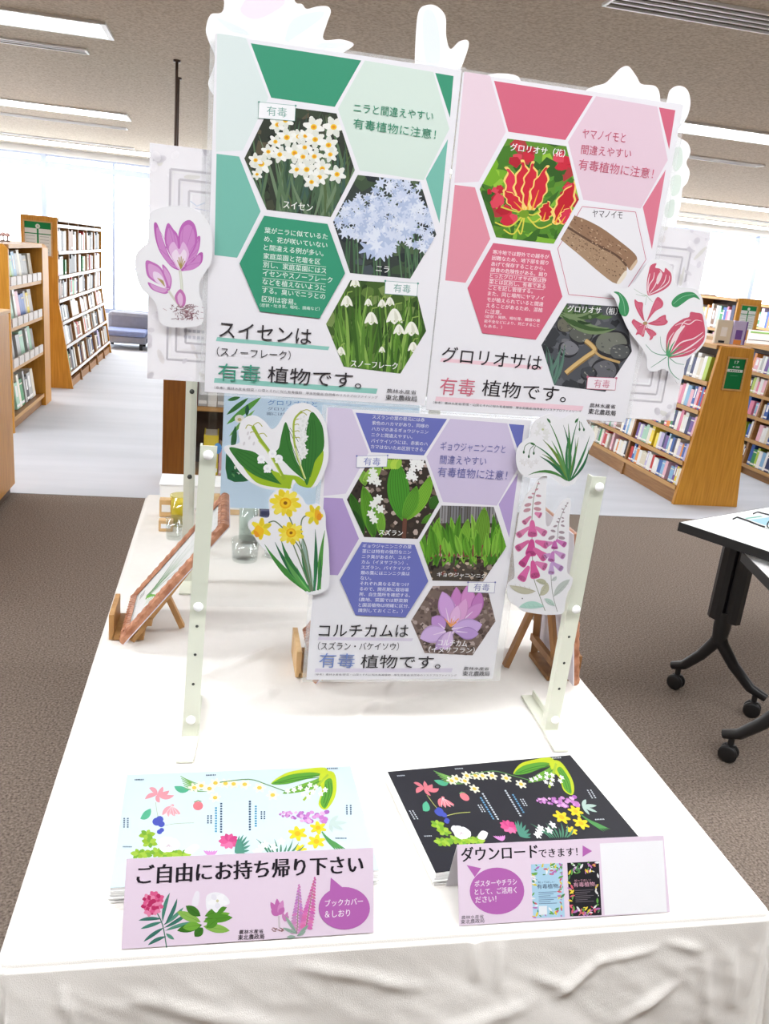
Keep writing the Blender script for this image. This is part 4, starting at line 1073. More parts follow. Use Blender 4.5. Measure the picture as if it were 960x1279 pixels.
# ---- violet poster
def poster_violet():
    a = start_poster(RB)
    V1, V2, VL = (112, 118, 190), (180, 156, 208), (218, 206, 230)
    hx = template(a, dict(lightL=VL, trap=V1, lightR=(212, 200, 228), triT=V1, triM=(186, 164, 214), midL=V2, und1=(222, 214, 232), und2=(222, 214, 232)))
    rr = random.Random(44)
    a.crop(380, 490, 3.4286); a.z0(); c = hx['h1']
    a.poly(c, (58, 50, 44), raw=True)
    blotch(a, rr, 190, 270, 580, 630, 190, [(40, 34, 32), (92, 78, 68), (150, 134, 124), (70, 58, 52), (116, 98, 88), (196, 176, 166)], 5, 18, c)
    def big_leaf(b, t, w, col, bend=0.0, veins=3):
        a.leaf(b, t, w, col, bend, c, 10)
        dk = tuple(int(v * .8) for v in col); a.step()
        for v in range(-veins, veins + 1):
            o = v * w * .11; dx, dy = t[0] - b[0], t[1] - b[1]; l = math.hypot(dx, dy); px_, py_ = -dy / l, dx / l
            pts = []
            for i in range(7):
                u = .06 + .88 * i / 6; k = bend * 4 * u * (1 - u); s_ = math.sin(math.pi * u) ** .75
                pts.append((b[0] + dx * u - dy * k + px_ * o * s_ * 1.1, b[1] + dy * u + dx * k + py_ * o * s_ * 1.1))
            a.stroke(pts, 2.0, dk, c, up=False)
        a.step()
    for (b, t, w, col) in (((250, 620), (195, 430), 50, (56, 108, 34)), ((290, 620), (250, 400), 66, (92, 152, 44)), ((255, 600), (205, 500), 30, (40, 84, 30)), ((330, 620), (310, 480), 44, (120, 176, 60)), ((260, 400), (240, 330), 40, (130, 180, 70)),
                           ((250, 380), (330, 310), 50, (150, 196, 80)), ((300, 620), (268, 520), 40, (70, 126, 40))): big_leaf(b, t, w, col, .03, 2)
    for (x, y) in ((292, 340), (285, 375), (312, 385), (300, 360), (310, 462), (295, 480), (325, 500), (285, 520), (298, 545), (318, 455)): a.flower(x, y, 20, 6, (240, 242, 236), rr.random(), .9, c)
    big_leaf((420, 550), (395, 290), 96, (74, 146, 46), -.02); big_leaf((430, 550), (545, 350), 60, (126, 184, 58), .06); big_leaf((420, 550), (480, 400), 60, (96, 160, 50), .04)
    big_leaf((540, 500), (575, 440), 50, (60, 110, 40)); big_leaf((500, 560), (560, 520), 30, (90, 150, 50))
    a.stroke([(425, 630), (430, 540)], 18, (110, 72, 60), c)
    for k in range(8): a.leaf((340 + k * 8, 330), (350 + k * 9, 285), 22, rr.choice([(150, 196, 70), (180, 214, 80)]), 0, c)
    for (x, y) in ((465, 300), (490, 320), (500, 305), (455, 345), (470, 365), (450, 360), (485, 295), (465, 325)): a.flower(x, y, 18, 6, (246, 246, 244), rr.random(), .95, c)
    a.text('スズラン', (318, 610), (420, 614), 24, (250, 250, 250), 0.015)
    tagbox(a, [(224, 272), (356, 270), (352, 318), (222, 322)], (252, 312), (324, 314), 34, (110, 120, 190))
    a.text('ギョウジャニンニクと', (580, 248), (858, 262), 38, (124, 126, 186)); a.text('間違えやすい', (578, 306), (776, 314), 38, (124, 126, 186)); a.text('有毒植物に注意！', (568, 360), (864, 376), 42, (124, 126, 186))
    lines(a, ['スズランの葉の根元には赤', '紫色のハカマがあり、同様の', 'ハカマのあるギョウジャニン', 'ニクと間違えやすい。', 'バイケイソウには、赤紫のハ', 'カマはないため区別できる。'], 290, 113, -1.4, 25.4, 18.6, 17, (240, 240, 250), 0.006, 0.06)
    a.z0(); c = hx['h2']; a.poly(c, (78, 70, 62), raw=True)
    blotch(a, rr, 490, 470, 870, 800, 110, [(112, 98, 88), (60, 50, 46), (150, 132, 120), (188, 168, 152), (44, 38, 36)], 6, 20, c)
    for k in range(24): a.stroke([(585 + k * 12, 480), (582 + k * 12, 560)], 9, rr.choice([(128, 128, 132), (152, 150, 152), (108, 106, 106)]), c, up=False)
    a.step()
    for k in range(64):
        x = 510 + (k % 16) * 22 + rr.uniform(-10, 10); b = (x, 690 + rr.uniform(-10, 60)); t = (x + rr.uniform(-60, 60), rr.uniform(520, 640) - (k > 40) * -20)
        big_leaf(b, t, rr.uniform(22, 44), rr.choice([(96, 158, 44), (124, 182, 60), (70, 126, 36), (146, 198, 76), (84, 142, 40)]), rr.uniform(-.1, .1), 1)
    big_leaf((740, 700), (770, 490), 66, (110, 158, 52), .02); big_leaf((660, 700), (700, 540), 46, (128, 184, 60), .02)
    a.crop(380, 660, 3.4286)
    for k in range(60): blotch(a, rr, 540, 110, 860, 215, 1, [(60, 48, 42), (208, 188, 164), (150, 126, 106), (40, 32, 30), (120, 62, 54)], 5, 13, c)
    for k in range(14): a.stroke([(560 + k * 20, 120), (562 + k * 20, 70)], 6, (140, 70, 70), c, up=False)
    for k in range(16): big_leaf((555 + k * 19, 120), (540 + k * 21 + rr.uniform(-25, 25), rr.uniform(-20, 40)), 28, rr.choice([(104, 166, 48), (130, 188, 66), (84, 144, 40)]), rr.uniform(-.08, .08), 1)
    a.text('ギョウジャニンニク', (566, 205), (774, 212), 20, (250, 250, 250), 0.015)
    a.z0(); c = hx['h3']; a.poly(c, (126, 108, 100), raw=True)
    blotch(a, rr, 455, 225, 830, 545, 330, [(104, 88, 82), (156, 138, 130), (84, 70, 66), (184, 166, 160), (138, 118, 110), (112, 92, 90)], 6, 17, c)
    for (b, t, w, col) in (((640, 400), (650, 250), 50, (206, 136, 200)), ((690, 380), (700, 240), 56, (216, 146, 206)), ((720, 380), (752, 270), 44, (196, 126, 192)), ((680, 390), (760, 320), 44, (210, 150, 208)), ((640, 420), (690, 300), 46, (226, 170, 218)),
                           ((620, 410), (590, 270), 62, (214, 168, 226)), ((600, 430), (545, 380), 56, (196, 150, 214)), ((630, 430), (760, 410), 66, (206, 176, 228)), ((605, 440), (495, 470), 64, (212, 182, 230)), ((640, 440), (560, 520), 40, (190, 160, 210)), ((650, 440), (745, 450), 46, (190, 156, 216)), ((625, 440), (600, 520), 46, (220, 190, 232)), ((630, 420), (655, 330), 40, (232, 186, 228))):
        a.leaf(b, t, w * 1.2, tuple(max(0, v - 22) for v in col), .03, c, 10); a.leaf(b, t, w, col, .03, c, 10)
        a.stroke([b, ((b[0] + t[0]) / 2, (b[1] + t[1]) / 2)], 6, (240, 220, 240), c, lambda u: 1 - .7 * u)
    for k in range(7): a.stroke([(625, 420), (600 + k * 10, 385 + (k % 3) * 8)], 4, (238, 160, 90), c, up=False)
    a.step(); a.text('コルチカム', (570, 500), (694, 506), 26, (252, 250, 252), 0.015); a.text('（イヌサフラン）', (530, 530), (726, 534), 26, (252, 250, 252), 0.015)
    tagbox(a, [(700, 230), (816, 230), (812, 276), (698, 272)], (722, 266), (790, 268), 32, (124, 124, 180))
    a.ztop(); a.poly(hx['ht'], V1, raw=True)
    rows = ['ギョウジャニンニクの葉', '茎には特有の強烈なニン', 'ニク臭があるが、コルチ', 'カム（イヌサフラン）、', 'スズラン、バイケイソウ', '類の葉にはニンニク臭は', 'ない。', 'それぞれ異なる花をつけ', 'るので、開花期に栽培場', '所、自生箇所を確認する。', '（農地、菜園では野菜類', 'と園芸植物は明確に区分、', '識別しておくこと。）']
    lines(a, rows, 248, 81, -1.6, 23.0, 19.0, 16.5, (238, 238, 250), 0.006, 0.025)
    a.text('コルチカムは', (60, 462), (442, 464), 54, INKT, 0.004); a.text('（スズラン・バケイソウ）', (56, 520), (402, 522), 36, INKT)
    a.text('有毒', (60, 594), (212, 596), 62, (122, 144, 204), 0.002); a.text('植物です。', (238, 596), (580, 600), 58, INKT, 0.004)
    a.text(REF, (44, 628), (650, 632), 9, (96, 92, 96))
    a.text('農林水産省', (680, 605), (788, 607), 14, INKT, .008); a.text('東北農政局', (676, 630), (790, 630), 20, INKT, 0.012)
    return a
for fn, rc, lab, grow in ((poster_green, RL, 'green poster with narcissus photo, upper left of the display stand', (0.006, 0.006)),
                          (poster_pink, RR, 'pink poster with red gloriosa photo, upper right of the display stand', (0.007, 0.007)),
                          (poster_violet, RB, 'violet poster with lily of the valley photo, lower middle of the display stand', (0.006, 0.012))):
    p = fn().build('poster', rect(0, 0, rc[2], rc[3]), 0.0004)
    tag(p, lab, 'poster', 'posters on the stand')
    sl = MB().box(rc[0] - grow[0], rc[0] + rc[2] + grow[1], YP + 0.0005, YP + 0.0008, rc[1] - 0.004, rc[1] + rc[3] + 0.004).build('sleeve', SLEEVE, p)

# ------------------------------------------------------------------ paper flower cut-outs in front of the posters
def cutout(crop, outline, draw, y, label, base=(240, 239, 242), curl=None, thin=False, t=0.0006, group='paper flower cut-outs on the stand', smooth=True):
    a = Art((0.0, y, 1.0), EX, EY, base); a.crop(*crop)
    o2 = [a.U(p) for p in (sm(outline, 5) if smooth else outline)]
    cx = sum(p[0] for p in o2) / len(o2); cy = sum(p[1] for p in o2) / len(o2)
    if thin: a.paper = 0.95
    draw(a, random.Random(len(outline) * 7))
    o = a.build('paper_cutout', o2, t, curl=(lambda p: curl * ((p[0] - cx) ** 2 + 0.4 * (p[1] - cy) ** 2)) if curl else None, thin=thin)
    return tag(o, label, 'paper cutout', group)
def tints(a, pts_list, cols, shrink=(1.0, .82, .62), to=None):
    """petal drawn as nested washes that pale towards `to`"""
    for pts in pts_list:
        for k, c in zip(shrink, cols):
            a.poly(sm([(to[0] + (p[0] - to[0]) * (1 if k == 1 else 1 - (1 - k) * 0.35) + (0 if k == 1 else 0), to[1] + (p[1] - to[1]) * k) for p in pts], 3), c)

def draw_crocus(a, rr):
    D, Mi, L, W_ = (186, 98, 176), (206, 138, 200), (226, 184, 222), (240, 222, 238)
    big = [[(265, 425), (280, 420), (300, 470), (325, 540), (350, 600), (390, 655), (400, 672), (360, 655), (320, 610), (290, 560), (270, 490)],
           [(525, 580), (520, 630), (480, 665), (430, 675), (405, 672), (440, 640), (480, 610), (505, 580)],
           [(512, 495), (505, 560), (480, 610), (430, 655), (440, 600), (480, 540), (495, 495)],
           [(340, 420), (370, 455), (392, 485), (402, 560), (404, 650), (390, 650), (350, 590), (325, 530), (323, 470)],
           [(395, 480), (415, 425), (450, 404), (480, 425), (495, 480), (490, 540), (450, 610), (415, 655), (402, 640), (396, 560)]]
    for i, p in enumerate(big):
        a.poly(sm(p, 4), D if i in (0, 1) else (190, 106, 182))
        cx = sum(q[0] for q in p) / len(p); cy = sum(q[1] for q in p) / len(p)
        a.poly(sm([((q[0] - cx) * .78 + cx, (q[1] - cy) * .84 + cy + 6) for q in p], 4), Mi)
        for k in range(5):
            v = p[(k * 2 + 1) % len(p)]; a.stroke([((v[0] * .8 + cx * .2), (v[1] * .8 + cy * .2)), (404, 655)], 2.2, (176, 96, 170), None, lambda u: 1 - .8 * u, up=False)
        a.step()
    a.poly(sm([(345, 560), (370, 520), (398, 560), (420, 520), (446, 560), (450, 600), (425, 650), (404, 668), (380, 648)], 4), L)
    a.poly(sm([(360, 590), (384, 560), (402, 590), (424, 560), (440, 590), (424, 640), (404, 662), (384, 640)], 4), W_)
    for (x, y) in ((398, 602), (410, 598), (420, 610), (430, 622), (390, 618)): a.stroke([(408, 664), (x, y)], 5, (170, 150, 84), up=False)
    a.step(); a.stroke(sm([(403, 672), (410, 720), (414, 790), (412, 860)], 4, False), 15, (212, 214, 196)); a.stroke(sm([(406, 680), (414, 780)], 4, False), 5, (228, 232, 218))
    small = [[(310, 640), (340, 670), (360, 720), (350, 775), (330, 740), (316, 690)], [(232, 735), (270, 750), (310, 765), (350, 775), (330, 797), (290, 790), (250, 770)],
             [(222, 622), (262, 630), (300, 655), (324, 700), (345, 768), (300, 750), (250, 722), (226, 690)]]
    for i, p in enumerate(small):
        a.poly(sm(p, 4), (196, 116, 186)); cx = sum(q[0] for q in p) / len(p); cy = sum(q[1] for q in p) / len(p)
        a.poly(sm([((q[0] - cx) * .76 + cx, (q[1] - cy) * .76 + cy) for q in p], 4), (218, 164, 212))
    a.poly(sm([(262, 680), (296, 690), (322, 730), (330, 762), (296, 748), (266, 720)], 4), (238, 218, 238))
    for k in range(5): a.stroke([(322, 756), (284 + k * 7, 712 + k * 3)], 4, (176, 158, 100), up=False)
    a.step(); a.stroke(sm([(342, 780), (366, 815), (392, 850), (410, 872)], 4, False), 12, (214, 212, 198))
    a.poly(sm([(405, 772), (432, 805), (432, 850), (410, 874), (388, 850), (376, 810)], 4), (198, 120, 180)); a.poly(sm([(404, 790), (418, 812), (418, 846), (408, 864), (396, 846), (390, 812)], 4), (228, 186, 220))
    for k in range(150):
        x, y = rr.gauss(435, 36), rr.uniform(856, 934); an = rr.uniform(0, 3.14); l = rr.uniform(5, 14)
        a.stroke([(x - l * math.cos(an), y - l * .6 * math.sin(an)), (x + l * math.cos(an), y + l * .6 * math.sin(an))], 3.0, rr.choice([(140, 100, 110), (176, 144, 150), (120, 84, 96), (196, 170, 172)]), up=(k % 15 == 0))
cutout((130, 180, 4.2625), [(245, 370), (300, 340), (380, 328), (450, 335), (510, 365), (550, 410), (575, 480), (578, 560), (570, 630), (540, 680), (510, 730), (505, 790), (525, 860), (530, 920), (515, 960), (470, 975), (400, 977), (330, 970), (295, 940), (285, 880), (270, 840), (235, 805), (200, 770), (175, 710), (165, 640), (170, 590), (195, 555), (230, 525), (235, 450)],
       draw_crocus, 1.1215, 'paper cut-out of purple colchicum flowers beside the green poster')

def draw_gloriosa(a, rr):
    R1, R2, GR = (206, 92, 116), (222, 124, 144), (66, 148, 96)
    a.poly(sm([(45, 330), (90, 330), (140, 370), (175, 430), (187, 500), (165, 550), (130, 552), (100, 520), (90, 460), (100, 410), (85, 360)], 4), GR)
    a.stroke(sm([(95, 340), (135, 420), (150, 540)], 5, False), 4, (150, 204, 164))
    a.poly(sm([(578, 430), (600, 390), (650, 350), (720, 330), (790, 340), (842, 402), (790, 380), (740, 395), (690, 430), (630, 470), (590, 462)], 4), GR)
    a.stroke(sm([(596, 440), (680, 375), (790, 350)], 5, False), 4, (150, 204, 164))
    up = [(360, 360), (350, 290), (352, 220), (366, 150), (386, 84), (440, 65), (428, 105), (470, 115), (508, 150), (520, 108), (550, 130), (575, 160), (580, 215), (565, 260), (530, 295), (480, 325), (420, 350)]
    a.poly(sm(up, 3), R1)
    for w in ([(362, 350), (372, 270), (410, 210), (420, 150)], [(368, 352), (420, 280), (450, 220), (490, 170), (470, 130)], [(372, 354), (450, 310), (510, 240), (530, 170)], [(380, 350), (480, 300), (550, 240), (560, 180)], [(358, 320), (364, 230), (380, 160)]):
        a.stroke(sm(w, 4, False), 9, (244, 222, 226), None, lambda u: .5 + .5 * math.sin(math.pi * u))
    a.poly(sm([(440, 210), (470, 150), (492, 170), (470, 230), (446, 260)], 3), (238, 214, 218))
    a.stroke(sm([(385, 340), (470, 290), (540, 220)], 4, False), 5, (178, 66, 92))
    for t in ((230, 300), (250, 350), (300, 362), (390, 400), (335, 450), (405, 420)): a.stroke(sm([(350, 362), ((350 + t[0]) / 2, (362 + t[1]) / 2 + 8), t], 4, False), 3, (150, 182, 150), up=False)
    a.step()
    star = [[(238, 398), (270, 420), (315, 430), (312, 500), (326, 600), (280, 540), (243, 460)], [(450, 375), (500, 420), (492, 470), (440, 500), (400, 540), (350, 602), (380, 520), (410, 440)], [(360, 622), (430, 590), (470, 560), (522, 540), (528, 580), (545, 605), (520, 632), (480, 640), (430, 640)],
            [(210, 610), (228, 580), (250, 592), (300, 620), (342, 640), (332, 700), (318, 746), (280, 720), (246, 726), (262, 690), (236, 650)], [(335, 660), (400, 680), (440, 720), (412, 740), (400, 764), (375, 775), (380, 740), (352, 700)]]
    for p in star:
        a.poly(sm(p, 3), R1); cx = sum(q[0] for q in p) / len(p); cy = sum(q[1] for q in p) / len(p)
        a.poly(sm([((q[0] - cx) * .72 + cx, (q[1] - cy) * .72 + cy) for q in p], 3), (214, 106, 130)); a.stroke([(340, 620), (cx, cy)], 3.5, (180, 70, 96))
    for t in ((300, 740), (290, 640), (320, 720), (445, 715)): a.stroke([(338, 622), t], 3.5, (236, 190, 196), up=False)
    a.step(); a.ell(336, 618, 22, 16, (176, 150, 110))
    big = [(530, 760), (548, 700), (585, 650), (620, 618), (690, 575), (740, 560), (752, 515), (800, 520), (856, 532), (872, 580), (884, 650), (888, 720), (870, 790), (820, 850), (760, 900), (690, 925), (600, 935), (545, 930), (528, 850)]
    a.poly(sm(big, 3), R1)
    a.poly(sm([(620, 830), (700, 690), (760, 610), (850, 560), (870, 640), (840, 740), (740, 800)], 3), (206, 84, 110))
    for p, w in (([(548, 905), (590, 800), (640, 700), (700, 640)], 44), ([(560, 915), (660, 800), (780, 760), (870, 700)], 12), ([(565, 920), (690, 870), (800, 800), (880, 730)], 14), ([(560, 925), (680, 900), (800, 850)], 8), ([(612, 640), (680, 615), (740, 628), (800, 590), (860, 600)], 9), ([(545, 880), (552, 780), (600, 700)], 10), ([(640, 690), (700, 600), (760, 590)], 8)):
        a.stroke(sm(p, 4, False), w, (244, 224, 226), None, lambda u: max(.15, math.sin(math.pi * (.12 + .8 * u))))
    for p, w in (([(540, 920), (548, 840), (556, 770)], 22), ([(545, 925), (580, 830), (612, 780)], 22), ([(548, 928), (620, 860), (680, 830)], 20), ([(545, 930), (640, 905), (720, 890)], 16), ([(535, 915), (530, 860), (534, 800)], 14)):
        a.stroke(sm(p, 4, False), w, (84, 160, 112), None, lambda u: 1 - .9 * u)
    for p, w in (([(530, 912), (470, 908), (400, 880), (340, 815)], 9), ([(528, 932), (460, 980), (388, 1026)], 8), ([(548, 935), (556, 1030), (600, 1100), (652, 1140)], 10), ([(560, 938), (620, 985), (695, 1000)], 8), ([(522, 890), (484, 830), (474, 740)], 6)):
        a.stroke(sm(p, 5, False), w, (96, 156, 124), None, lambda u: 1 - .5 * u, up=False)
    a.step()
cutout((760, 320, 7.385), [(20, 320), (70, 300), (170, 290), (240, 230), (280, 180), (350, 70), (400, 30), (460, 30), (530, 50), (580, 100), (600, 180), (605, 240), (650, 285), (700, 290), (780, 300), (830, 330), (865, 400), (875, 500), (900, 600), (910, 680), (890, 780), (840, 860), (760, 920), (720, 960), (700, 1010), (690, 1090), (668, 1150), (640, 1182), (600, 1120), (560, 1070), (500, 1040), (440, 1060), (380, 1060), (350, 1010), (350, 930), (310, 850), (260, 790), (200, 710), (160, 640), (130, 570), (90, 480), (60, 400), (20, 350)],
       draw_gloriosa, 1.1200, 'paper cut-out of red gloriosa flowers beside the pink poster')

def draw_lily(a, rr):
    D, D2, L = (58, 120, 52), (44, 98, 44), (158, 190, 44)
    def veins(pts, b, t, n, w):
        dx, dy = t[0] - b[0], t[1] - b[1]; l = math.hypot(dx, dy)
        for k in range(n):
            o = (k - (n - 1) / 2) / n * w
            q = [(b[0] + dx * u - dy / l * o * math.sin(math.pi * u) ** .7, b[1] + dy * u + dx / l * o * math.sin(math.pi * u) ** .7) for u in (.1, .3, .5, .7, .9)]
            a.stroke(sm(q, 3, False), 2.0, D2, up=False)
        a.step()
    a.poly(sm([(540, 350), (590, 380), (650, 395), (705, 415), (728, 436), (660, 432), (590, 412)], 4), L)
    a.poly(sm([(488, 277), (540, 285), (590, 298), (640, 345), (680, 395), (707, 424), (650, 410), (590, 388), (540, 352), (508, 314)], 4), D); veins(None, (492, 280), (700, 418), 4, 62)
    a.poly(sm([(650, 368), (700, 382), (760, 392), (800, 433), (760, 425), (736, 402), (722, 440), (690, 420)], 4), L)
    a.poly(sm([(706, 178), (722, 215), (728, 260), (750, 330), (792, 408), (740, 372), (700, 332), (660, 302), (680, 280), (690, 230)], 4), D); veins(None, (790, 405), (706, 182), 4, 60)
    a.poly(sm([(852, 288), (850, 340), (822, 410), (800, 434), (788, 395), (815, 335)], 4), L)
    a.poly(sm([(808, 138), (845, 182), (856, 230), (854, 285), (822, 330), (802, 390), (788, 424), (768, 350), (776, 265), (790, 200)], 4), D); veins(None, (790, 420), (808, 142), 5, 64)
    a.stroke(sm([(578, 194), (604, 240), (640, 290), (672, 345), (702, 402)], 5, False), 13, (150, 178, 54)); a.stroke(sm([(600, 250), (640, 300), (690, 388)], 5, False), 4, (206, 220, 110))
    a.stroke(sm([(770, 136), (742, 168), (738, 220), (744, 275), (762, 340), (782, 398)], 5, False), 8, (164, 186, 70)); a.stroke(sm([(744, 280), (770, 360), (785, 400)], 4, False), 4, (226, 232, 170))
    for p in ([(578, 194), (560, 190), (551, 204)], [(580, 192), (600, 180), (616, 196)], [(596, 228), (620, 222), (634, 236)], [(590, 218), (575, 216), (570, 222)], [(770, 136), (790, 130), (806, 138)], [(756, 148), (776, 142), (790, 152)], [(744, 170), (760, 166), (770, 174)], [(740, 190), (754, 186), (762, 194)], [(740, 215), (756, 212), (762, 220)], [(742, 240), (758, 238), (764, 246)]):
        a.stroke(sm(p, 4, False), 3.5, (176, 180, 84), up=False)
    a.step()
    for (x, y) in ((612, 322), (636, 358), (680, 320), (656, 300)):
        a.ell(x, y, 16, 15, (248, 248, 250)); 
        for k in range(3): a.ell(x - 9 + k * 9, y + 14, 5, 4, (248, 248, 250), up=False)
        a.ell(x, y + 2, 6, 5, (232, 232, 238))
    for k in range(9): a.flower(774 + 6 * math.sin(k * 2), 165 + k * 18, 17, 6, [(238, 238, 238), (226, 228, 226)], k, .95)
    for (x, y) in ((566, 240), (583, 262), (545, 262), (560, 222)): a.ell(x, y, 4, 8, (214, 210, 214), .3, up=False)
    a.step()
cutout((130, 470, 3.12), [(466, 286), (478, 270), (505, 268), (528, 255), (523, 220), (532, 180), (560, 156), (595, 155), (628, 178), (652, 205), (676, 190), (700, 148), (735, 112), (785, 104), (830, 128), (860, 175), (872, 240), (872, 330), (842, 405), (812, 435), (770, 424), (742, 418), (722, 446), (640, 440), (580, 418), (530, 375), (496, 325)],
       draw_lily, 1.1225, 'paper cut-out of lily of the valley with broad green leaves')

def draw_daffodil(a, rr):
    base = (812, 838)
    for (b, t, w, c, bd) in (((790, 836), (625, 655), 24, (70, 138, 62), -.05), ((800, 838), (665, 646), 22, (44, 104, 66), -.05), ((806, 838), (690, 640), 28, (52, 116, 62), -.07), ((820, 836), (768, 606), 20, (150, 176, 164), -.02), ((818, 836), (822, 596), 17, (46, 110, 70), .02), ((840, 830), (860, 600), 20, (84, 150, 68), -.03), ((832, 834), (842, 700), 16, (58, 124, 66), .03), ((800, 838), (700, 700), 18, (96, 158, 84), -.05), ((812, 838), (768, 640), 14, (58, 122, 74), -.05)):
        a.blade(b, t, w, c, bd); a.blade(b, ((b[0] + t[0]) / 2, (b[1] + t[1]) / 2), w * .35, tuple(min(255, int(v * 1.25)) for v in c), bd * .5)
    for p in ([(808, 836), (776, 690), (720, 545)], [(812, 836), (790, 680), (770, 620), (768, 570), (778, 548), (800, 540)], [(806, 836), (750, 690), (720, 620), (690, 585), (664, 565), (640, 570)], [(810, 838), (770, 690), (742, 640)]):
        a.stroke(sm(p, 6, False), 5, (112, 130, 100))
    def daf(x, y, r, a0, cupx, cupy, sq=1.0):
        a.flower(x, y, r, 6, [(242, 220, 58), (232, 206, 44), (248, 230, 92)], a0, .72, squash=sq)
        a.flower(x, y, r * .9, 6, [(246, 226, 84), (240, 214, 60)], a0 + .5, .5, squash=sq)
        a.ell(x + cupx, y + cupy, r * .36, r * .34, (234, 178, 26)); a.ell(x + cupx, y + cupy, r * .27, r * .24, (244, 200, 40)); a.ell(x + cupx, y + cupy, r * .12, r * .11, (140, 92, 20))
    daf(706, 494, 64, .2, 0, 0, .9); daf(728, 612, 54, .35, 0, -2, .85)
    a.flower(612, 594, 44, 6, [(244, 222, 60), (232, 204, 44), (222, 206, 56)], .6, .7); a.poly(sm([(585, 596), (600, 580), (622, 600), (612, 622), (592, 622)], 4), (244, 190, 40)); a.poly(sm([(582, 602), (594, 604), (606, 622), (590, 626)], 4), (236, 158, 44))
    a.flower(818, 540, 36, 6, [(244, 222, 60), (232, 204, 44), (214, 206, 60)], .1, .75, squash=1.2); a.poly(sm([(824, 520), (842, 528), (846, 552), (832, 562), (820, 545)], 4), (240, 178, 44)); a.ell(838, 548, 10, 14, (232, 150, 40))
cutout((130, 470, 3.12), [(642, 476), (680, 442), (722, 440), (768, 470), (790, 500), (832, 498), (860, 530), (864, 590), (872, 640), (876, 700), (872, 822), (800, 852), (760, 810), (712, 760), (640, 690), (606, 655), (572, 605), (560, 572), (590, 546), (642, 548)],
       draw_daffodil, 1.1205, 'paper cut-out of yellow daffodils with long green leaves')

def draw_snowflake(a, rr):
    G = [(60, 122, 78), (78, 132, 70), (110, 142, 62), (52, 108, 74), (96, 148, 84)]
    for k, (x, y) in enumerate(((350, 235), (330, 255), (370, 280), (300, 300), (390, 300), (320, 225), (380, 345))): a.flower(x, y, 34, 5, (230, 230, 228), k, .5)
    for (x, y) in ((215, 560), (180, 580), (250, 585), (160, 560), (290, 565), (240, 600)): a.flower(x, y, 30, 5, (232, 230, 232), x, .5); a.ell(x, y + 18, 3, 3, (196, 190, 120), n=6, up=False)
    for (x, y) in ((690, 300), (730, 300), (660, 300), (715, 330)): a.flower(x, y, 28, 5, (234, 234, 236), y, .55)
    a.step(2)
    for (t, w, bd) in (((388, 158), 17, .05), ((540, 228), 30, .07), ((586, 215), 34, .02), ((684, 156), 18, -.05), ((682, 340), 26, .0), ((786, 324), 24, .03), ((780, 428), 26, .10), ((350, 362), 34, .08), ((432, 372), 30, .04), ((346, 496), 34, .10), ((322, 516), 32, .07), ((600, 300), 26, -.06), ((230, 390), 18, .10), ((216, 690), 30, .16), ((650, 350), 20, .05)):
        c = G[int(abs(t[0] + t[1])) % 5]
        a.blade((590 + (t[0] - 560) * .07, 748 - abs(t[0] - 560) * .04), t, w, c, bd); a.step()
    for p in ([(232, 390), (190, 420), (176, 470)], [(270, 415), (236, 450), (222, 510)], [(285, 420), (270, 450), (268, 480)], [(690, 190), (690, 260)], [(700, 200), (730, 262)]):
        a.stroke(sm(p, 4, False), 6, (92, 128, 92)); a.ell(p[-1][0], p[-1][1] + 8, 9, 15, (70, 110, 80))
    for (x, y, an) in ((405, 185, .9), (255, 400, .4), (660, 190, -1.0)): a.leaf((x - 24 * math.cos(an), y - 24 * math.sin(an)), (x + 30 * math.cos(an), y + 30 * math.sin(an)), 20, (66, 120, 70))
    a.ell(352, 268, 10, 10, (196, 206, 150))
cutout((630, 500, 7.385), [(105, 500), (130, 420), (180, 370), (235, 330), (240, 270), (270, 200), (340, 150), (420, 125), (480, 152), (540, 162), (600, 130), (680, 108), (740, 140), (762, 200), (820, 280), (832, 350), (790, 440), (740, 540), (700, 640), (670, 720), (640, 770), (552, 795), (510, 770), (470, 740), (420, 695), (370, 690), (330, 712), (250, 718), (180, 700), (130, 650), (108, 580)],
       draw_snowflake, 1.1190, 'paper cut-out of white snowflake flowers with narrow green blades')

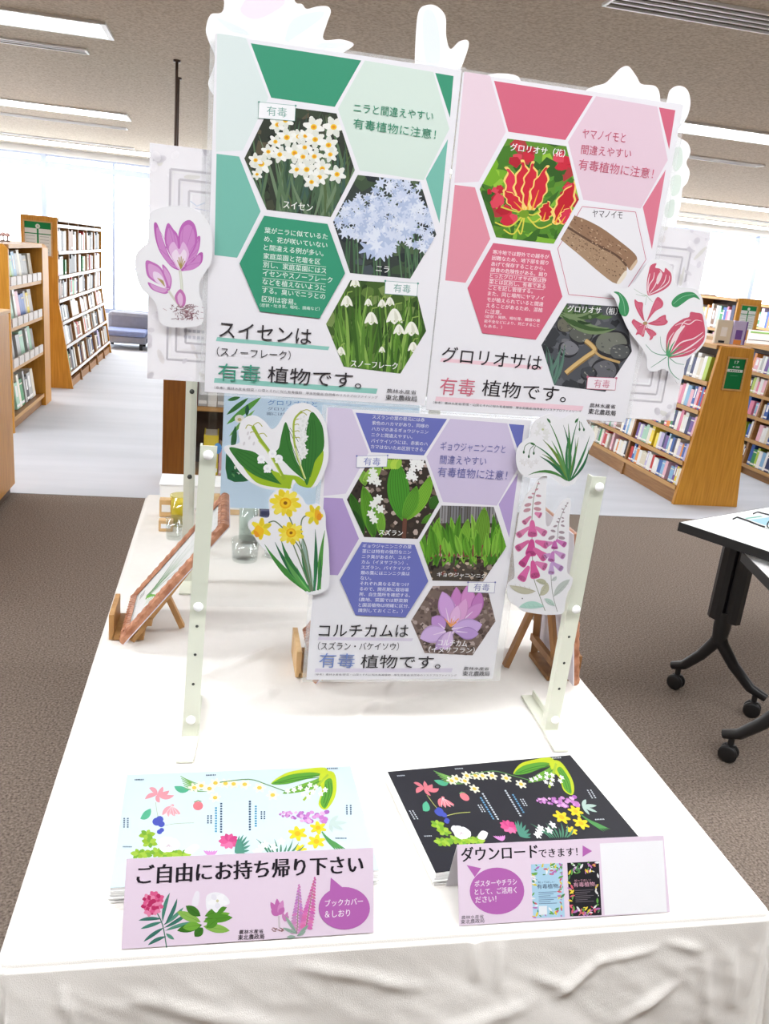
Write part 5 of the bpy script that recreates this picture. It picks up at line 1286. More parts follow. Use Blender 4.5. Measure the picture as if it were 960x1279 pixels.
def draw_foxglove(a, rr):
    a.stroke(sm([(320, 10), (280, 130), (262, 260), (255, 420), (260, 700), (270, 900), (320, 1060), (380, 1225)], 5, False), 7, (142, 150, 130))
    a.stroke(sm([(596, 205), (540, 310), (505, 420), (495, 540), (450, 700), (435, 860), (450, 1060), (495, 1235)], 5, False), 6, (150, 156, 148))
    for (x, y, s_) in ((318, 30, 14), (300, 85, 18), (270, 125, 17), (240, 160, 24), (318, 145, 26), (218, 230, 34), (310, 215, 34), (210, 280, 36), (308, 268, 36)): a.ell(x, y, s_, s_ * .5, (196, 148, 158), rr.uniform(-.5, .3))
    for (x, y, s_) in ((590, 212, 10), (575, 240, 12), (545, 270, 12), (552, 300, 14), (512, 360, 14), (545, 352, 14), (500, 390, 16), (545, 386, 16), (475, 430, 20), (545, 425, 20), (455, 475, 24), (535, 488, 28), (440, 538, 34), (535, 540, 32)): a.ell(x, y, s_, s_ * .5, (168, 150, 158), rr.uniform(-.6, .6))
    def bell(x, y, an, l, w, c):
        d = (math.cos(an), math.sin(an)); n = (-d[1], d[0])
        P = lambda u, v: (x + d[0] * l * u + n[0] * w * v, y + d[1] * l * u + n[1] * w * v)
        dk = tuple(int(v * .84) for v in c)
        a.poly(sm([P(0, -.18), P(.5, -.36), P(.85, -.5), P(1.05, -.42), P(1.1, 0), P(1.05, .42), P(.85, .5), P(.5, .36), P(0, .18)], 3), c)
        a.poly(sm([P(.78, -.36), P(.95, -.42), P(1.06, 0), P(.95, .42), P(.78, .36), P(.72, 0)], 3), dk)
        for k in range(7): a.ell(*P(.80 + .2 * rr.random(), rr.uniform(-.3, .3)), 4, 4, (150, 60, 110), n=6, up=False)
        a.step()
    K, K2, V = (222, 110, 166), (206, 82, 148), (206, 156, 206)
    for (x, y, an, l, w, c) in ((285, 305, .45, 60, 60, (226, 140, 178)), (245, 340, 2.4, 90, 50, (214, 134, 166)), (258, 380, 1.55, 140, 90, K), (230, 440, 2.5, 130, 62, (224, 134, 176)), (290, 440, .6, 110, 66, (224, 136, 180)), (255, 560, 1.65, 140, 100, K2), (225, 570, 2.55, 130, 66, (216, 108, 160)), (290, 570, .35, 115, 74, K),
                               (275, 640, .7, 140, 84, K), (235, 690, 2.2, 130, 74, K2), (262, 760, 1.4, 150, 92, (218, 96, 158)), (290, 770, .45, 105, 76, (222, 130, 180)), (225, 810, 2.1, 140, 84, (222, 110, 170)),
                               (485, 560, .5, 95, 56, (206, 120, 184)), (470, 570, 1.6, 70, 64, (200, 108, 176)), (450, 585, 2.9, 60, 56, (216, 140, 190)), (470, 665, .55, 100, 58, V), (455, 670, 1.8, 90, 66, (202, 134, 196)), (445, 770, .6, 110, 56, (194, 156, 208)), (440, 775, 1.6, 100, 60, (200, 168, 214)), (430, 690, 2.7, 60, 50, V)):
        bell(x, y, an, l, w, c)
    for (b, t, w, c, bd) in (((290, 1040), (45, 985), 66, (196, 192, 170), -.08), ((400, 980), (290, 940), 50, (186, 186, 160), .1), ((330, 1080), (400, 960), 70, (192, 190, 166), .1), ((460, 1090), (612, 930), 66, (192, 200, 194), -.05), ((440, 940), (485, 900), 36, (196, 202, 200), .1), ((370, 1185), (135, 1190), 70, (178, 218, 204), .08), ((470, 1180), (370, 1110), 46, (186, 208, 198), .05)):
        a.leaf(b, t, w, c, bd); a.stroke([b, ((b[0] + t[0]) / 2, (b[1] + t[1]) / 2), t], 3, tuple(int(v * .78) for v in c), None, lambda u: 1 - .7 * u)
        for k in range(4):
            u = .2 + k * .18; p = (b[0] + (t[0] - b[0]) * u, b[1] + (t[1] - b[1]) * u); a.stroke([p, (p[0] + (t[0] - b[0]) * .08 - (t[1] - b[1]) * .10, p[1] + (t[1] - b[1]) * .08 + (t[0] - b[0]) * .10)], 2, tuple(int(v * .82) for v in c), up=False)
        a.step()
    a.ell(165, 1108, 6, 7, (90, 90, 100))
cutout((630, 600, 7.52), [(395, 10), (388, 150), (385, 300), (392, 420), (430, 418), (470, 310), (530, 210), (586, 168), (622, 190), (608, 350), (606, 450), (600, 620), (590, 740), (588, 860), (640, 920), (622, 1000), (592, 1060), (570, 1150), (556, 1235), (500, 1260), (380, 1262), (250, 1245), (160, 1225), (110, 1180), (60, 1150), (25, 1080), (25, 980), (60, 940), (95, 890), (82, 650), (110, 480), (140, 300), (190, 160), (270, 50), (325, -20), (395, -40)],
       draw_foxglove, 1.1220, 'paper cut-out of pink foxgloves at the right of the violet poster')

# ------------------------------------------------------------------ white backs of the sheets on the far side of the panel
def draw_sheetback(seed, x0, z0, w, h):
    def f(a):
        rr = random.Random(seed)
        for k in range(70):
            e = rr.random(); x = rr.uniform(0, w); y = rr.choice([rr.uniform(0, h * .16), rr.uniform(h * .84, h)]) if rr.random() < .6 else rr.uniform(0, h)
            if h * .2 < y < h * .8: x = rr.choice([rr.uniform(0, w * .1), rr.uniform(w * .9, w)])
            a.ell(x, y, rr.uniform(.004, .014), rr.uniform(.002, .006), rr.choice([(240, 238, 242), (224, 221, 227), (230, 226, 226), (226, 224, 220)]), rr.uniform(0, 3.1), 9, clip=rect(0, 0, w, h), raw=True)
        for (kx, ky, c) in ((.025, .027, (208, 205, 210)), (.028, .030, (238, 237, 238)), (.036, .038, (206, 203, 208)), (.039, .041, (236, 234, 236)), (.048, .050, (208, 205, 210)), (.051, .053, (240, 240, 242))):
            for (p, q) in (((kx, ky), (w - kx, ky)), ((w - kx, ky), (w - kx, h - ky)), ((w - kx, h - ky), (kx, h - ky)), ((kx, h - ky), (kx, ky))):
                a.stroke([p, q], .0026, c, raw=True, up=False)
        a.step()
        for k in range(60):
            x, y = rr.choice([(rr.uniform(0, .03), rr.uniform(0, h)), (w - rr.uniform(0, .03), rr.uniform(0, h)), (rr.uniform(0, w), h - rr.uniform(0, .03)), (rr.uniform(0, w), rr.uniform(0, .03))])
            a.ell(x, y, rr.uniform(.003, .010), rr.uniform(.002, .005), rr.choice([(242, 240, 243), (222, 219, 224)]), rr.uniform(0, 3.1), 10, clip=rect(0, 0, w, h), raw=True)
    return f
for (x0, z0, w, h, seed, lab) in ((-0.0965, 1.2470, 0.395, 0.288, 3, 'white sheet seen from behind with faint ornate frame, left of the green poster'),
                                  (0.3015, 1.2350, 0.3685, 0.272, 9, 'white sheet seen from behind with faint ornate frame, right of the pink poster')):
    a = Art((x0, 1.1318, z0), EX, EY, (234, 232, 236)); a.paper = 0.92; draw_sheetback(seed, x0, z0, w, h)(a)
    if seed == 3:
        for k in range(5):
            a.poly(rect(.046 + k * .0055, .064, .050 + k * .0055, .068), (208, 208, 216), raw=True, up=False); a.poly(rect(.046 + k * .0055, .056, .050 + k * .0055, .060), (208, 208, 216), raw=True, up=False)
        a.stroke([(.050, .226), (.058, .221), (.068, .226)], .0012, (206, 214, 228), raw=True); a.stroke([(.056, .218), (.082, .216)], .001, (206, 210, 226), raw=True)
    p = a.build('paper_sheet', rect(0, 0, w, h), 0.0004, thin=True)
    tag(p, lab, 'paper sheet', 'sheets on the back of the stand')

def white_back(outline, label, wash, y=1.1336):
    def d(a, rr):
        for (p, c) in wash: a.poly(sm(p, 4), c)
    return cutout((0, 0, 1), outline, d, y, label, (250, 251, 253), thin=True, t=0.0006, group='backs of paper cut-outs')
white_back([(260, 50), (257, 36), (263, 18), (279, 12), (282, -34), (320, -44), (362, -30), (368, 1), (377, 5), (383, 11), (396, 8), (409, 8), (413, 15), (408, 30), (404, 49), (425, 49), (441, 54), (436, 61), (410, 72), (330, 84), (290, 100), (278, 125), (266, 118), (260, 104), (266, 86), (268, 70)],
           'white back of a flower cut-out rising above the green poster, upper left', [([(300, 10), (330, -20), (356, 0), (340, 16), (316, 24)], (244, 236, 244)), ([(366, 24), (400, 14), (402, 22), (372, 44), (356, 52)], (236, 244, 246)), ([(270, 22), (300, 34), (312, 44), (290, 40)], (236, 242, 246)), ([(400, 54), (430, 54), (420, 60), (396, 62)], (236, 243, 246))])
white_back([(518, 84), (519, 45), (522, 16), (530, 7), (544, 7), (556, 20), (557, 44), (562, 61), (573, 52), (583, 50), (585, 58), (576, 84), (562, 110), (522, 108)],
           'white back of a leaf-shaped cut-out between the two upper posters', [([(528, 20), (540, 14), (548, 40), (548, 80), (532, 80)], (238, 244, 248))])
white_back([(604, 98), (616, 92), (640, 93), (650, 101), (646, 122), (608, 120)], 'small white cut-out back peeking over the pink poster', [])
white_back([(730, 116), (741, 108), (755, 104), (765, 95), (775, 85), (785, 83), (795, 96), (801, 105), (819, 108), (824, 124), (818, 150), (736, 140)],
           'white peaked cut-out back above the right half of the pink poster', [])
white_back([(832, 128), (836, 113), (847, 107), (858, 112), (862, 128), (858, 146), (849, 160), (846, 170), (858, 178), (862, 190), (857, 203), (861, 215), (858, 228), (852, 236), (850, 256), (846, 270), (842, 284), (822, 280), (815, 200), (825, 150)],
           'white back of a cut-out at the right edge of the pink poster, faint green showing', [([(838, 190), (850, 184), (852, 204), (842, 214)], (226, 236, 228)), ([(838, 222), (850, 220), (848, 240), (838, 244)], (228, 238, 230)), ([(832, 254), (842, 250), (840, 270), (830, 270)], (226, 236, 228))])

# ------------------------------------------------------------------ flyer stacks
def wreath(a, dark):
    """ring of poison plants; coordinates follow the pale flyer as traced"""
    GL, GD, RD = (130, 188, 60), (66, 140, 60), (232, 128, 140)
    ST = (214, 216, 120) if dark else (190, 206, 170)
    # gloriosa
    for t in ((150, 160), (165, 122), (215, 118), (240, 132), (258, 148), (205, 172)): a.leaf((196, 145), t, 16, RD if dark else (238, 160, 172), .12)
    for t in ((215, 215), (238, 220), (262, 218), (282, 210), (250, 178)): a.leaf((250, 185), t, 16, RD if dark else (240, 170, 180), .1)
    for k in range(4): a.stroke([(250, 182), (222 + k * 18, 216)], 2, (250, 220, 222), up=False)
    a.step(); a.ell(344, 184, 18, 15, (236, 130, 140)); a.stroke([(330, 172), (344, 166), (356, 170)], 3, (110, 170, 110))
    a.leaf((258, 118), (312, 130), 22, (88, 186, 146), .1); a.leaf((134, 226), (172, 192), 26, (92, 190, 150), .1)
    a.stroke(sm([(190, 170), (196, 205), (205, 235)], 4, False), 2.5, ST); a.stroke(sm([(215, 250), (270, 242), (330, 240)], 4, False), 2, ST)
    # monkshood and ivy-like leaves
    for (x, y, r) in ((196, 236, 17), (206, 228, 14), (212, 244, 13), (206, 270, 10), (214, 264, 9)): a.ell(x, y, r, r * .8, (74, 88, 190))
    for (x, y) in ((160, 280), (170, 306), (200, 338), (150, 345), (250, 340), (290, 345), (130, 345), (220, 345)):
        for k in range(6):
            an = k * 1.05 + x; a.leaf((x, y), (x + 32 * math.cos(an), y + 18 * math.sin(an)), 16, [(150, 190, 44), (122, 176, 48), (168, 204, 70)][k % 3])
    # datura
    wf = (250, 250, 248); sh = (236, 244, 246) if not dark else (240, 240, 244)
    for k in range(5): a.leaf((240, 312), (240 + 42 * math.cos(k * 1.257), 312 + 24 * math.sin(k * 1.257)), 40, wf if dark else (246, 252, 252))
    for k in range(4): a.stroke([(240, 312), (228 + k * 8, 322)], 1.6, (190, 150, 170), up=False)
    a.step(); a.poly(sm([(296, 334), (330, 310), (350, 316), (344, 326), (320, 342)], 4), wf if dark else (246, 252, 252))
    # narcissus row
    for k in range(6): a.blade((280 + k * 3, 84 + k * 8), (350 + k * 6, 112 + k * 5), 5, (132, 190, 96), .05)
    for (x, y) in ((330, 124), (355, 118), (405, 110), (468, 114), (506, 116), (384, 128), (440, 112), (556, 128), (600, 152), (404, 158)):
        a.flower(x, y, 22, 6, (250, 248, 226), x, .75, squash=.75); a.ell(x, y, 8, 6, (246, 212, 84))
    a.stroke(sm([(420, 108), (520, 100), (580, 118), (640, 140)], 4, False), 3, (110, 160, 90))
    # lily of the valley
    L1, L2 = (206, 224, 40), (96, 168, 52)
    for (p, c) in (([(594, 116), (640, 84), (700, 72), (770, 68), (772, 90), (700, 100), (650, 112)], L1), ([(596, 116), (650, 90), (720, 82), (756, 90), (690, 108), (640, 118)], L2), ([(632, 148), (680, 124), (730, 108), (768, 96), (760, 124), (700, 142)], (120, 184, 54)),
                   ([(760, 82), (798, 84), (806, 130), (796, 170), (770, 200), (748, 182), (760, 140), (750, 110)], L1), ([(770, 110), (790, 104), (794, 140), (784, 170), (768, 196), (754, 176), (766, 140)], L2)): a.poly(sm(p, 4), c)
    for (p, c) in (([(606, 114), (680, 98), (752, 92)], (60, 130, 40)), ([(620, 114), (690, 104), (750, 98)], (60, 130, 40)), ([(640, 146), (700, 130), (760, 108)], (70, 140, 44)), ([(768, 190), (782, 150), (780, 112)], (60, 130, 40)), ([(764, 180), (772, 150), (772, 120)], (60, 130, 40)), ([(774, 188), (790, 150), (788, 116)], (70, 140, 44))):
        a.stroke(sm(p, 4, False), 2.4, c, up=False)
    a.step()
    a.stroke([(780, 90), (740, 130), (700, 170)], 7, (176, 206, 60))
    for (x, y) in ((722, 122), (740, 128), (712, 136), (730, 144), (770, 138), (756, 150), (700, 150), (716, 158), (690, 130), (670, 136), (650, 140)): a.flower(x, y, 9, 5, (250, 250, 250), x, .95)
    # foxglove
    rr = random.Random(4)
    for k in range(60):
        u = rr.random(); x = 620 + 160 * u; w = 8 + 26 * u
        a.ell(x, 212 + 18 * u + rr.uniform(-w, w) * .7, 4 + 6 * u, 3 + 4 * u, rr.choice([(206, 130, 206), (224, 160, 220), (186, 112, 196), (236, 190, 230)]), rr.uniform(-.5, .5), 8, up=(k % 6 == 0))
    for t in ((836, 240), (810, 218), (824, 262), (790, 270)): a.leaf((782, 240), t, 12, (190, 216, 206) if dark else (206, 226, 220))
    # daffodils
    for (x, y, r) in ((680, 274, 32), (746, 256, 28), (740, 298, 30), (688, 322, 22)): a.flower(x, y, r, 6, (246, 222, 40), x, .8, squash=.75); a.ell(x, y, r * .3, r * .24, (246, 190, 30))
    for k in range(5): a.blade((758 + k * 4, 268 + k * 5), (806 + k * 7, 330 - k * 2), 9, (88, 158, 86), .02)
    # oleander, snowflakes
    for k in range(10):
        an = k * .63; a.leaf((452, 300), (452 + 36 * math.cos(an), 300 + 26 * math.sin(an)), 18, rr.choice([(226, 90, 150), (236, 120, 170), (212, 70, 136)]))
    for k in range(7): a.leaf((472, 336), (500 + 26 * math.cos(-2 + k * .5), 312 + 34 * math.sin(-2 + k * .5)), 9, (84, 150, 130))
    for k in range(9): a.blade((590 + k * 8, 345), (545 + k * 20, 292 + (k % 3) * 8), 7, (84, 146, 116), .06)
    for (x, y) in ((560, 322), (574, 310), (628, 300), (545, 334), (602, 318)): a.flower(x, y, 14, 5, (250, 250, 250) if dark else (244, 250, 250), y, .7)
    for k in range(6): a.leaf((390, 350), (364 + k * 10, 330), 8, (222, 150, 214))
def tiny(a, x, y, w, h, col, n=7, vertical=True):
    for k in range(n):
        if vertical: a.poly(rect(x, y + k * h / n, x + w, y + (k + .62) * h / n), col, up=False)
        else: a.poly(rect(x + k * w / n, y, x + (k + .62) * w / n, y + h), col, up=False)
def flyers(O, ex, ey, w, h, base, dark, label, corners_crop, height, sheet_label):
    a = Art(O, ex, ey, base); a.paper = 0.60
    # map the traced flyer (its four corners in crop coordinates) onto the sheet
    A = []; bb = []
    for (x, y), (u, v) in zip(corners_crop, ((0, h), (w, h), (w, 0), (0, 0))):
        A += [[x, y, 1, 0, 0, 0, -u * x, -u * y], [0, 0, 0, x, y, 1, -v * x, -v * y]]; bb += [u, v]
    Hm = np.linalg.solve(np.array(A, float), np.array(bb, float))
    def m(p):
        d = Hm[6] * p[0] + Hm[7] * p[1] + 1
        return (float((Hm[0] * p[0] + Hm[1] * p[1] + Hm[2]) / d), float((Hm[3] * p[0] + Hm[4] * p[1] + Hm[5]) / d))
    a.map = m
    wreath(a, dark)
    tc = (225, 232, 240) if dark else (70, 96, 128); tb = (120, 180, 226) if dark else (90, 176, 214)
    for (x, y, ww, hh, c, n) in ((70, 224, 6, 36, tc, 5), (84, 224, 6, 36, tc, 5), (377, 216, 5, 30, tc, 4), (388, 216, 5, 30, tc, 4), (404, 190, 7, 84, tb, 10), (422, 176, 7, 100, tc, 12), (520, 170, 7, 98, tc, 12), (540, 186, 7, 70, tb, 9), (560, 204, 5, 28, tc, 4), (570, 204, 5, 28, tc, 4), (834, 186, 5, 32, tc, 5), (846, 186, 5, 32, tc, 5)):
        tiny(a, x, y, ww, hh, c, n)
    for (x, y) in ((110, 92), (372, 82), (776, 70), (800, 286), (70, 320)): tiny(a, x, y, 36, 4, tc, 6, False)
    t = thing('flyer_stack', (float(O[0] + w / 2), float(O[1] + h / 2), CZ), label, 'flyers')
    p = a.build('top_sheet', rect(0, 0, w, h), 0.0003, t)
    tag(p, sheet_label)
    mb = MB(); rr = random.Random(9); n = max(3, int(height / 0.0018)); z = CZ
    ex = np.array(ex) / np.linalg.norm(ex); ey = np.array(ey) / np.linalg.norm(ey)
    zt = O[2] - 0.0006
    for k in range(n):
        z0 = CZ + (zt - CZ) * k / n; z1 = CZ + (zt - CZ) * (k + 1) / n - 0.0001
        s = 0.0025 * (1 - k / n); dx, dy = rr.uniform(-1, 1) * s, rr.uniform(-1, 1) * s
        c = [O + ex * u + ey * v for u, v in ((dx, dy), (w + dx, dy), (w + dx, h + dy), (dx, h + dy))]
        mb.prism([(p_[0], p_[1], z0) for p_ in c], (0, 0, z1 - z0))
    mb.build('paper_pile', mat('paper_white', (238, 238, 236), 0.7), t)
zl = 0.722
flyers(np.array((-0.1025, 0.7990, zl)), (0.3105, 0.007, 0), (-0.007, 0.3105, 0), 0.3105, 0.2125, (222, 241, 248), False, 'stack of pale blue flyers with a painted flower ring, left front of table', [(80, 75), (850, 65), (930, 380), (25, 460)], 0.02, 'pale blue top flyer')
# dark flyer: corners in the frame of the pale one so the ring lands where the photo shows it
def dark_stack():
    z = 0.720
    q = [onplane(px, py, (0, 0, z), np.array((0, 0, 1.0))) for px, py in ((485, 966), (715, 946), (800, 1052), (545, 1087))]
    c = sum(q) / 4; ang = math.atan2((q[1] - q[0] + q[2] - q[3])[1], (q[1] - q[0] + q[2] - q[3])[0])
    ex = np.array((math.cos(ang), math.sin(ang), 0)); ey = np.array((-math.sin(ang), math.cos(ang), 0)); w, h = 0.297, 0.208
    O = c - ex * w / 2 - ey * h / 2; O[2] = z
    flyers(O, ex, ey, w, h, (40, 40, 48), True, 'stack of black flyers with a painted flower ring, right front of table', [(80, 75), (850, 65), (930, 380), (25, 460)], 0.018, 'black top flyer')
dark_stack()

# ------------------------------------------------------------------ folded notice cards
def tent_card(x0, x1, yf, ya, yb, za, label, art, crop, base):
    """front face from the cloth at yf up to the ridge (ya, za), back face down to yb"""
    t = thing('tent_card', ((x0 + x1) / 2, (yf + yb) / 2, CZ), label, 'notice card')
    ey = np.array((0, ya - yf, za - CZ)); L = float(np.linalg.norm(ey))
    a = Art((x0, yf, CZ), (1, 0, 0), ey, base); a.crop(*crop)
    art(a)
    a.build('front_panel', rect(0, 0, x1 - x0, L), 0.0005, t)
    eb = np.array((0, ya - yb, za - CZ)); Lb = float(np.linalg.norm(eb))
    b = Art((x1, yb, CZ), (-1, 0, 0), eb, (236, 234, 238)); b.build('back_panel', rect(0, 0, x1 - x0, Lb - 0.001), 0.0005, t)
    return t
def art_card_left(a):
    K = (34, 28, 38); rr = random.Random(2)
    def plant_leaf(b, t, w, c, bd=0): a.leaf(b, t, w, c, bd); a.stroke([b, t], 1.6, tuple(int(v * .75) for v in c), None, lambda u: 1 - .7 * u)
    # pink oleander
    a.stroke(sm([(176, 540), (200, 590), (214, 668)], 4, False), 4, (70, 120, 100))
    for (b, t) in (((200, 580), (225, 480)), ((204, 590), (272, 530)), ((206, 600), (292, 545)), ((210, 610), (310, 580)), ((198, 580), (125, 604)), ((204, 600), (135, 648)), ((212, 620), (240, 640)), ((196, 570), (118, 575)), ((212, 630), (150, 660)), ((208, 590), (250, 500))): plant_leaf(b, t, 13, rr.choice([(70, 134, 116), (88, 150, 126), (58, 118, 104)]), rr.uniform(-.06, .06))
    for (x, y) in ((150, 500), (170, 490), (188, 500), (145, 525), (165, 520), (185, 525), (155, 545), (175, 540), (160, 505)):
        for k in range(5): a.leaf((x, y), (x + 20 * math.cos(k * 1.257 + x), y + 18 * math.sin(k * 1.257 + x)), 15, rr.choice([(206, 62, 116), (226, 96, 146), (190, 44, 100), (236, 140, 176)]))
    # white datura
    for (b, t) in (((330, 580), (250, 545)), ((335, 590), (250, 610)), ((340, 580), (430, 550)), ((340, 595), (430, 610)), ((330, 560), (280, 525)), ((345, 560), (420, 530)), ((338, 600), (310, 630)), ((345, 570), (440, 565)), ((330, 590), (270, 600)), ((350, 600), (390, 570))):
        plant_leaf(b, t, 30, rr.choice([(84, 146, 44), (116, 174, 60), (60, 116, 36), (140, 186, 84)]))
    a.poly(sm([(352, 540), (350, 492), (382, 478), (416, 490), (430, 516), (400, 530), (384, 548), (366, 534)], 4), (244, 244, 248)); a.flower(388, 508, 36, 5, [(250, 250, 252), (236, 234, 242)], .3, .9, squash=.8); a.ell(388, 508, 5, 5, (214, 210, 170))
    a.poly(sm([(300, 520), (312, 478), (326, 480), (322, 522)], 4), (240, 236, 244))
    # colchicum
    a.stroke([(598, 560), (600, 600)], 6, (206, 196, 200))
    for (b, t) in (((596, 558), (570, 512)), ((596, 558), (592, 500)), ((597, 558), (612, 505)), ((597, 558), (572, 540)), ((598, 556), (616, 530))): a.leaf(b, t, 20, rr.choice([(196, 110, 176), (212, 140, 194)]))
    for t in ((612, 548), (628, 545), (632, 560)): a.leaf((618, 578), t, 12, (204, 130, 184))
    for k in range(16): a.ell(594 + rr.uniform(-18, 20), 604 + rr.uniform(-4, 8), 5, 2, (150, 110, 110), rr.random(), 6, up=False)
    a.step()
    # foxgloves
    for (x0, y0, x1, y1, col) in ((668, 450, 660, 620, (206, 140, 198)), (722, 425, 690, 600, (220, 120, 176))):
        a.stroke([(x0, y0), (x1, y1)], 3, (150, 150, 120))
        for k in range(34):
            u = k / 34; x = x0 + (x1 - x0) * u; y = y0 + (y1 - y0) * u; w = 3 + 20 * min(1, u * 1.5)
            a.leaf((x, y), (x + (1 if k % 2 else -1) * w, y + 9), 6 + 8 * u, tuple(min(255, v + rr.randint(-14, 14)) for v in col))
    for (b, t) in (((660, 620), (620, 560)), ((660, 620), (612, 600)), ((665, 625), (700, 590)), ((660, 628), (690, 612)), ((655, 630), (625, 632))): plant_leaf(b, t, 12, (150, 176, 160))
    # speech bubble
    a.step(2); B = (186, 104, 180); a.ell(822, 533, 88, 73, B, 0, 36); a.poly([(776, 428), (772, 482), (824, 468)], B)
    a.text('ブックカバー', (756, 528), (886, 520), 24, (250, 244, 250), .01); a.text('＆しおり', (756, 566), (842, 560), 24, (250, 244, 250), .01)
    a.text('農林水産省', (462, 622), (545, 618), 15, K, .008); a.text('東北農政局', (458, 642), (548, 638), 18, K, .012)
    a.step(2); a.text('ご自由にお持ち帰り下さい', (112, 452), (886, 412), 66, K, .031)
tent_card(-0.0825, 0.1905, 0.731, 0.775, 0.792, 0.7805, 'pale pink notice card inviting people to take the flyers, at front left', art_card_left, (130, 940, 2.743), (236, 217, 234))
def art_card_right(a):
    K = (34, 28, 38); B = (186, 104, 180)
    a.poly([(650, 318), (680, 336), (650, 354)], B)
    a.ell(380, 462, 86, 74, B, 0, 36); a.poly([(284, 380), (310, 418), (330, 390)], B)
    a.text('ポスターやチラシ', (310, 449), (443, 442), 20, (250, 244, 250), .01); a.text('として、ご活用く', (310, 475), (442, 468), 20, (250, 244, 250), .01); a.text('ださい！', (312, 500), (378, 496), 20, (250, 244, 250), .01)
    a.text('農林水産省', (268, 552), (338, 548), 12, K, .008); a.text('東北農政局', (266, 567), (340, 562), 14, K, .012)
    a.poly([(704, 312), (903, 302), (916, 528), (720, 538)], (248, 248, 250))          # blank white patch
    rr = random.Random(6)
    for (q, bg, dark) in (([(487, 378), (586, 374), (594, 544), (494, 548)], (176, 214, 236), 0), ([(601, 373), (701, 368), (710, 538), (610, 542)], (34, 32, 38), 1)):
        a.poly(q, bg)
        L = lambda u, v: (q[0][0] + (q[1][0] - q[0][0]) * u + (q[3][0] - q[0][0]) * v, q[0][1] + (q[1][1] - q[0][1]) * u + (q[3][1] - q[0][1]) * v)
        for k in range(90):
            u, v = rr.choice([(rr.uniform(.02, .98), rr.uniform(.02, .2)), (rr.uniform(.02, .98), rr.uniform(.84, .98)), (rr.choice([rr.uniform(.02, .12), rr.uniform(.86, .98)]), rr.uniform(.2, .84))])
            x, y = L(u, v); an = rr.uniform(0, 3.1); l = rr.uniform(4, 10)
            a.leaf((x - l * math.cos(an), y - l * math.sin(an)), (min(q[1][0] - 1, x + l * math.cos(an)), y + l * math.sin(an)), l * .7, rr.choice([(224, 100, 120), (110, 176, 80), (240, 216, 70), (240, 240, 240), (190, 120, 190), (80, 140, 80)]), up=(k % 10 == 0))
        a.step(); c = (60, 70, 96) if not dark else (226, 170, 190)
        a.text('知ってほしい', L(.2, .36), L(.72, .36), 7, c); a.text('有毒植物。', L(.16, .46), L(.9, .46), 15, c, .01)
        for k in range(7): a.poly([L(.2, .52 + k * .035), L(.78 - .1 * (k % 3), .52 + k * .035), L(.78 - .1 * (k % 3), .53 + k * .035), L(.2, .53 + k * .035)], (90, 110, 140) if not dark else (120, 112, 120), up=False)
        if not dark: a.poly([L(.2, .78), L(.45, .78), L(.45, .94), L(.2, .94)], (236, 240, 244))
    a.text('ダウンロード', (268, 370), (508, 358), 46, K, .024); a.text('できます！', (512, 357), (634, 351), 27, K, .016)
tent_card(0.2915, 0.5585, 0.7325, 0.777, 0.796, 0.7775, 'pale pink notice card about downloads with two tiny posters, at front right', art_card_right, (470, 930, 2.526), (236, 217, 234))

